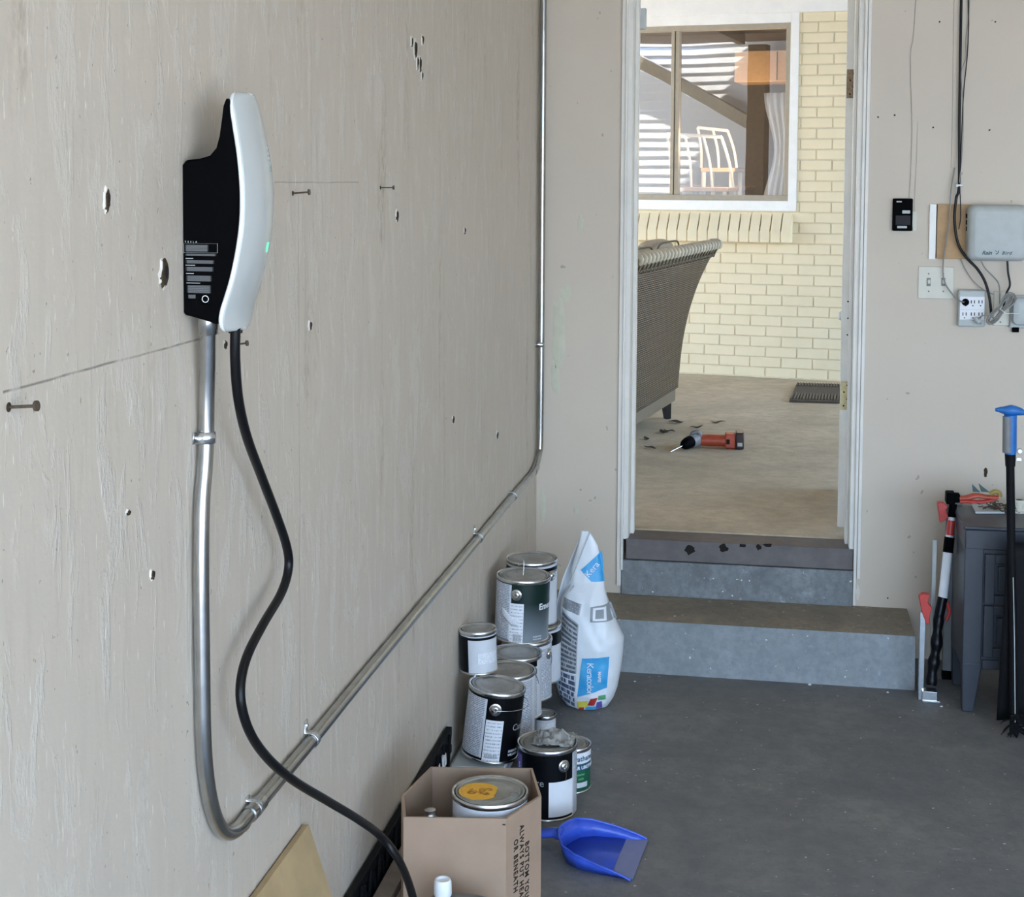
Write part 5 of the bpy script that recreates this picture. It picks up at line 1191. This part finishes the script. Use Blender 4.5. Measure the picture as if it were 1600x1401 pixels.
cushion(-.62, -.06, .985, 'beige back cushion at the far end of the wicker sofa', 8)
cushion(-1.20, -.63, .975, 'beige back cushion nearer the door jamb on the wicker sofa', 8)
# ------------------------------------------------------------------ cordless drill on the patio
d0 = PZ(1098, 700, ZP)
dr = thing('cordless_drill', 'red and grey cordless drill lying on the patio floor', 'drill', d0, (0, 0, math.radians(2)))
def DLc(x, y, Yv): return PY(x, y, Yv)-d0
Yd = d0.y
k_ = Yd/F
b = MB(); b.tube([(-.02, .02, .036), (.02, .02, .036), (.09, .02, .036), (.128, .02, .036), (.15, .02, .036)], [.030, .035, .034, .037, .037], 16, flat=.85); b.build('handle_grip', M['redo'], dr, bevel=.0, angle=50)
b = MB(); b.box((.105, -.02, .004), (.155, .055, .075)); b.build('handle_base', M['redo'], dr, bevel=.008)
b = MB(); b.box((.112, -.0215, .026), (.128, -.019, .050)); b.build('belt_clip_hole', M['holeblack'], dr)
b = MB(); b.box((.156, -.022, .003), (.196, .085, .082)); bt = b.build('battery', plain('black maroon battery', (.035, .012, .014), .35), dr, bevel=.006)
b = MB(); b.box((.165, -.0235, .018), (.188, -.0215, .035)); b.build('battery_logo', M['lgrey'], bt)
b = MB(); b.tube([(-.015, .07, .036), (-.025, .04, .037), (-.045, -.01, .037), (-.062, -.04, .035)], [.033, .036, .034, .029], 18); b.build('motor_housing', M['grey'], dr, angle=50)
b = MB(); b.tube(smooth_path([(-.015, .005, .05), (-.02, .0, .078), (-.05, .0, .072), (-.055, -.01, .05)], 4), .010, 10); b.build('trigger_guard', M['grey'], dr)
b = MB(); b.tube([(-.060, -.036, .035), (-.070, -.055, .034), (-.085, -.085, .030), (-.094, -.10, .026)], [.030, .029, .024, .014], 18); b.build('chuck', M['black'], dr, angle=40)
b = MB(); b.cyl((-.092, -.098, .028), (-.150, -.165, .008), .0035, n=10); b.build('drill_bit', M['tin'], dr)
# doormat
m4 = [PZ(x, y, ZP) for x, y in ((1233, 628.5), (1330, 631), (1330, 604), (1245, 601.5))]
mc = sum(m4, Vector())/4; t = thing('doormat', 'brown rubber doormat by the brick wall', 'doormat', mc)
b = MB(); P4 = [q_-mc for q_ in m4]; P4[1] = P4[1]+Vector((.25, 0, 0)); P4[2] = P4[2]+Vector((.25, 0, 0)); b.prism([0, 1, 2, 3], lambda i, k: P4[i]+Vector((0, 0, .002+.012*k))); b.build('base', M['mat'], t, bevel=.002)
b = MB()
for k in range(34):
    f = (k+.5)/34; lo_ = P4[0]*(1-f)+P4[1]*f; hi_ = P4[3]*(1-f)+P4[2]*f
    for (s0, s1) in ((.04, .34), (.80, .97)): b.tube([lo_*(1-s0)+hi_*s0+Vector((0, 0, .017)), lo_*(1-s1)+hi_*s1+Vector((0, 0, .017))], .0055, 6)
b.build('rib', plain('mat ribs', (.15, .12, .085), .8), t); 
# dead leaves on the patio
LV = ((1037, 677, 'curled dark dead leaf between the sofa and the drill'), (1010, 687, 'dead leaf lying furthest left near the door jamb'), (1122, 661, 'single dead leaf behind the red drill handle'), (1056, 661, 'dead leaf close to the sofa leg'), (1016, 701, 'small dead leaf in front, left of the drill bit'), (1046, 675, 'dead leaf touching the curled dark one'), (1088, 669, 'dead leaf just behind the drill motor'))
for i, (x, y, lb) in enumerate(LV):
    q_ = PZ(x, y, ZP); rnd = random.Random(i+20); sz = rnd.uniform(.025, .045); b = MB(); aa = rnd.uniform(0, 3); wv_ = rnd.uniform(.3, .55)
    def lf(u, v):
        s_ = 2*u-1; wd = sz*wv_*math.sin(PI*min(.98, max(.02, u)))*(2*v-1); xx = s_*sz
        return Vector((xx*math.cos(aa)-wd*math.sin(aa), xx*math.sin(aa)+wd*math.cos(aa), .004+.35*abs(wd)+.008*s_*s_+.003*math.sin(8*u+i)))
    b.grid(lf, 10, 4); o = b.build('dead_leaf', M['leaf'], solid=.0012, angle=60); o.location = q_; tag(o, lb, 'leaf', 'dead leaves on the patio floor')
bpy.context.view_layer.update()
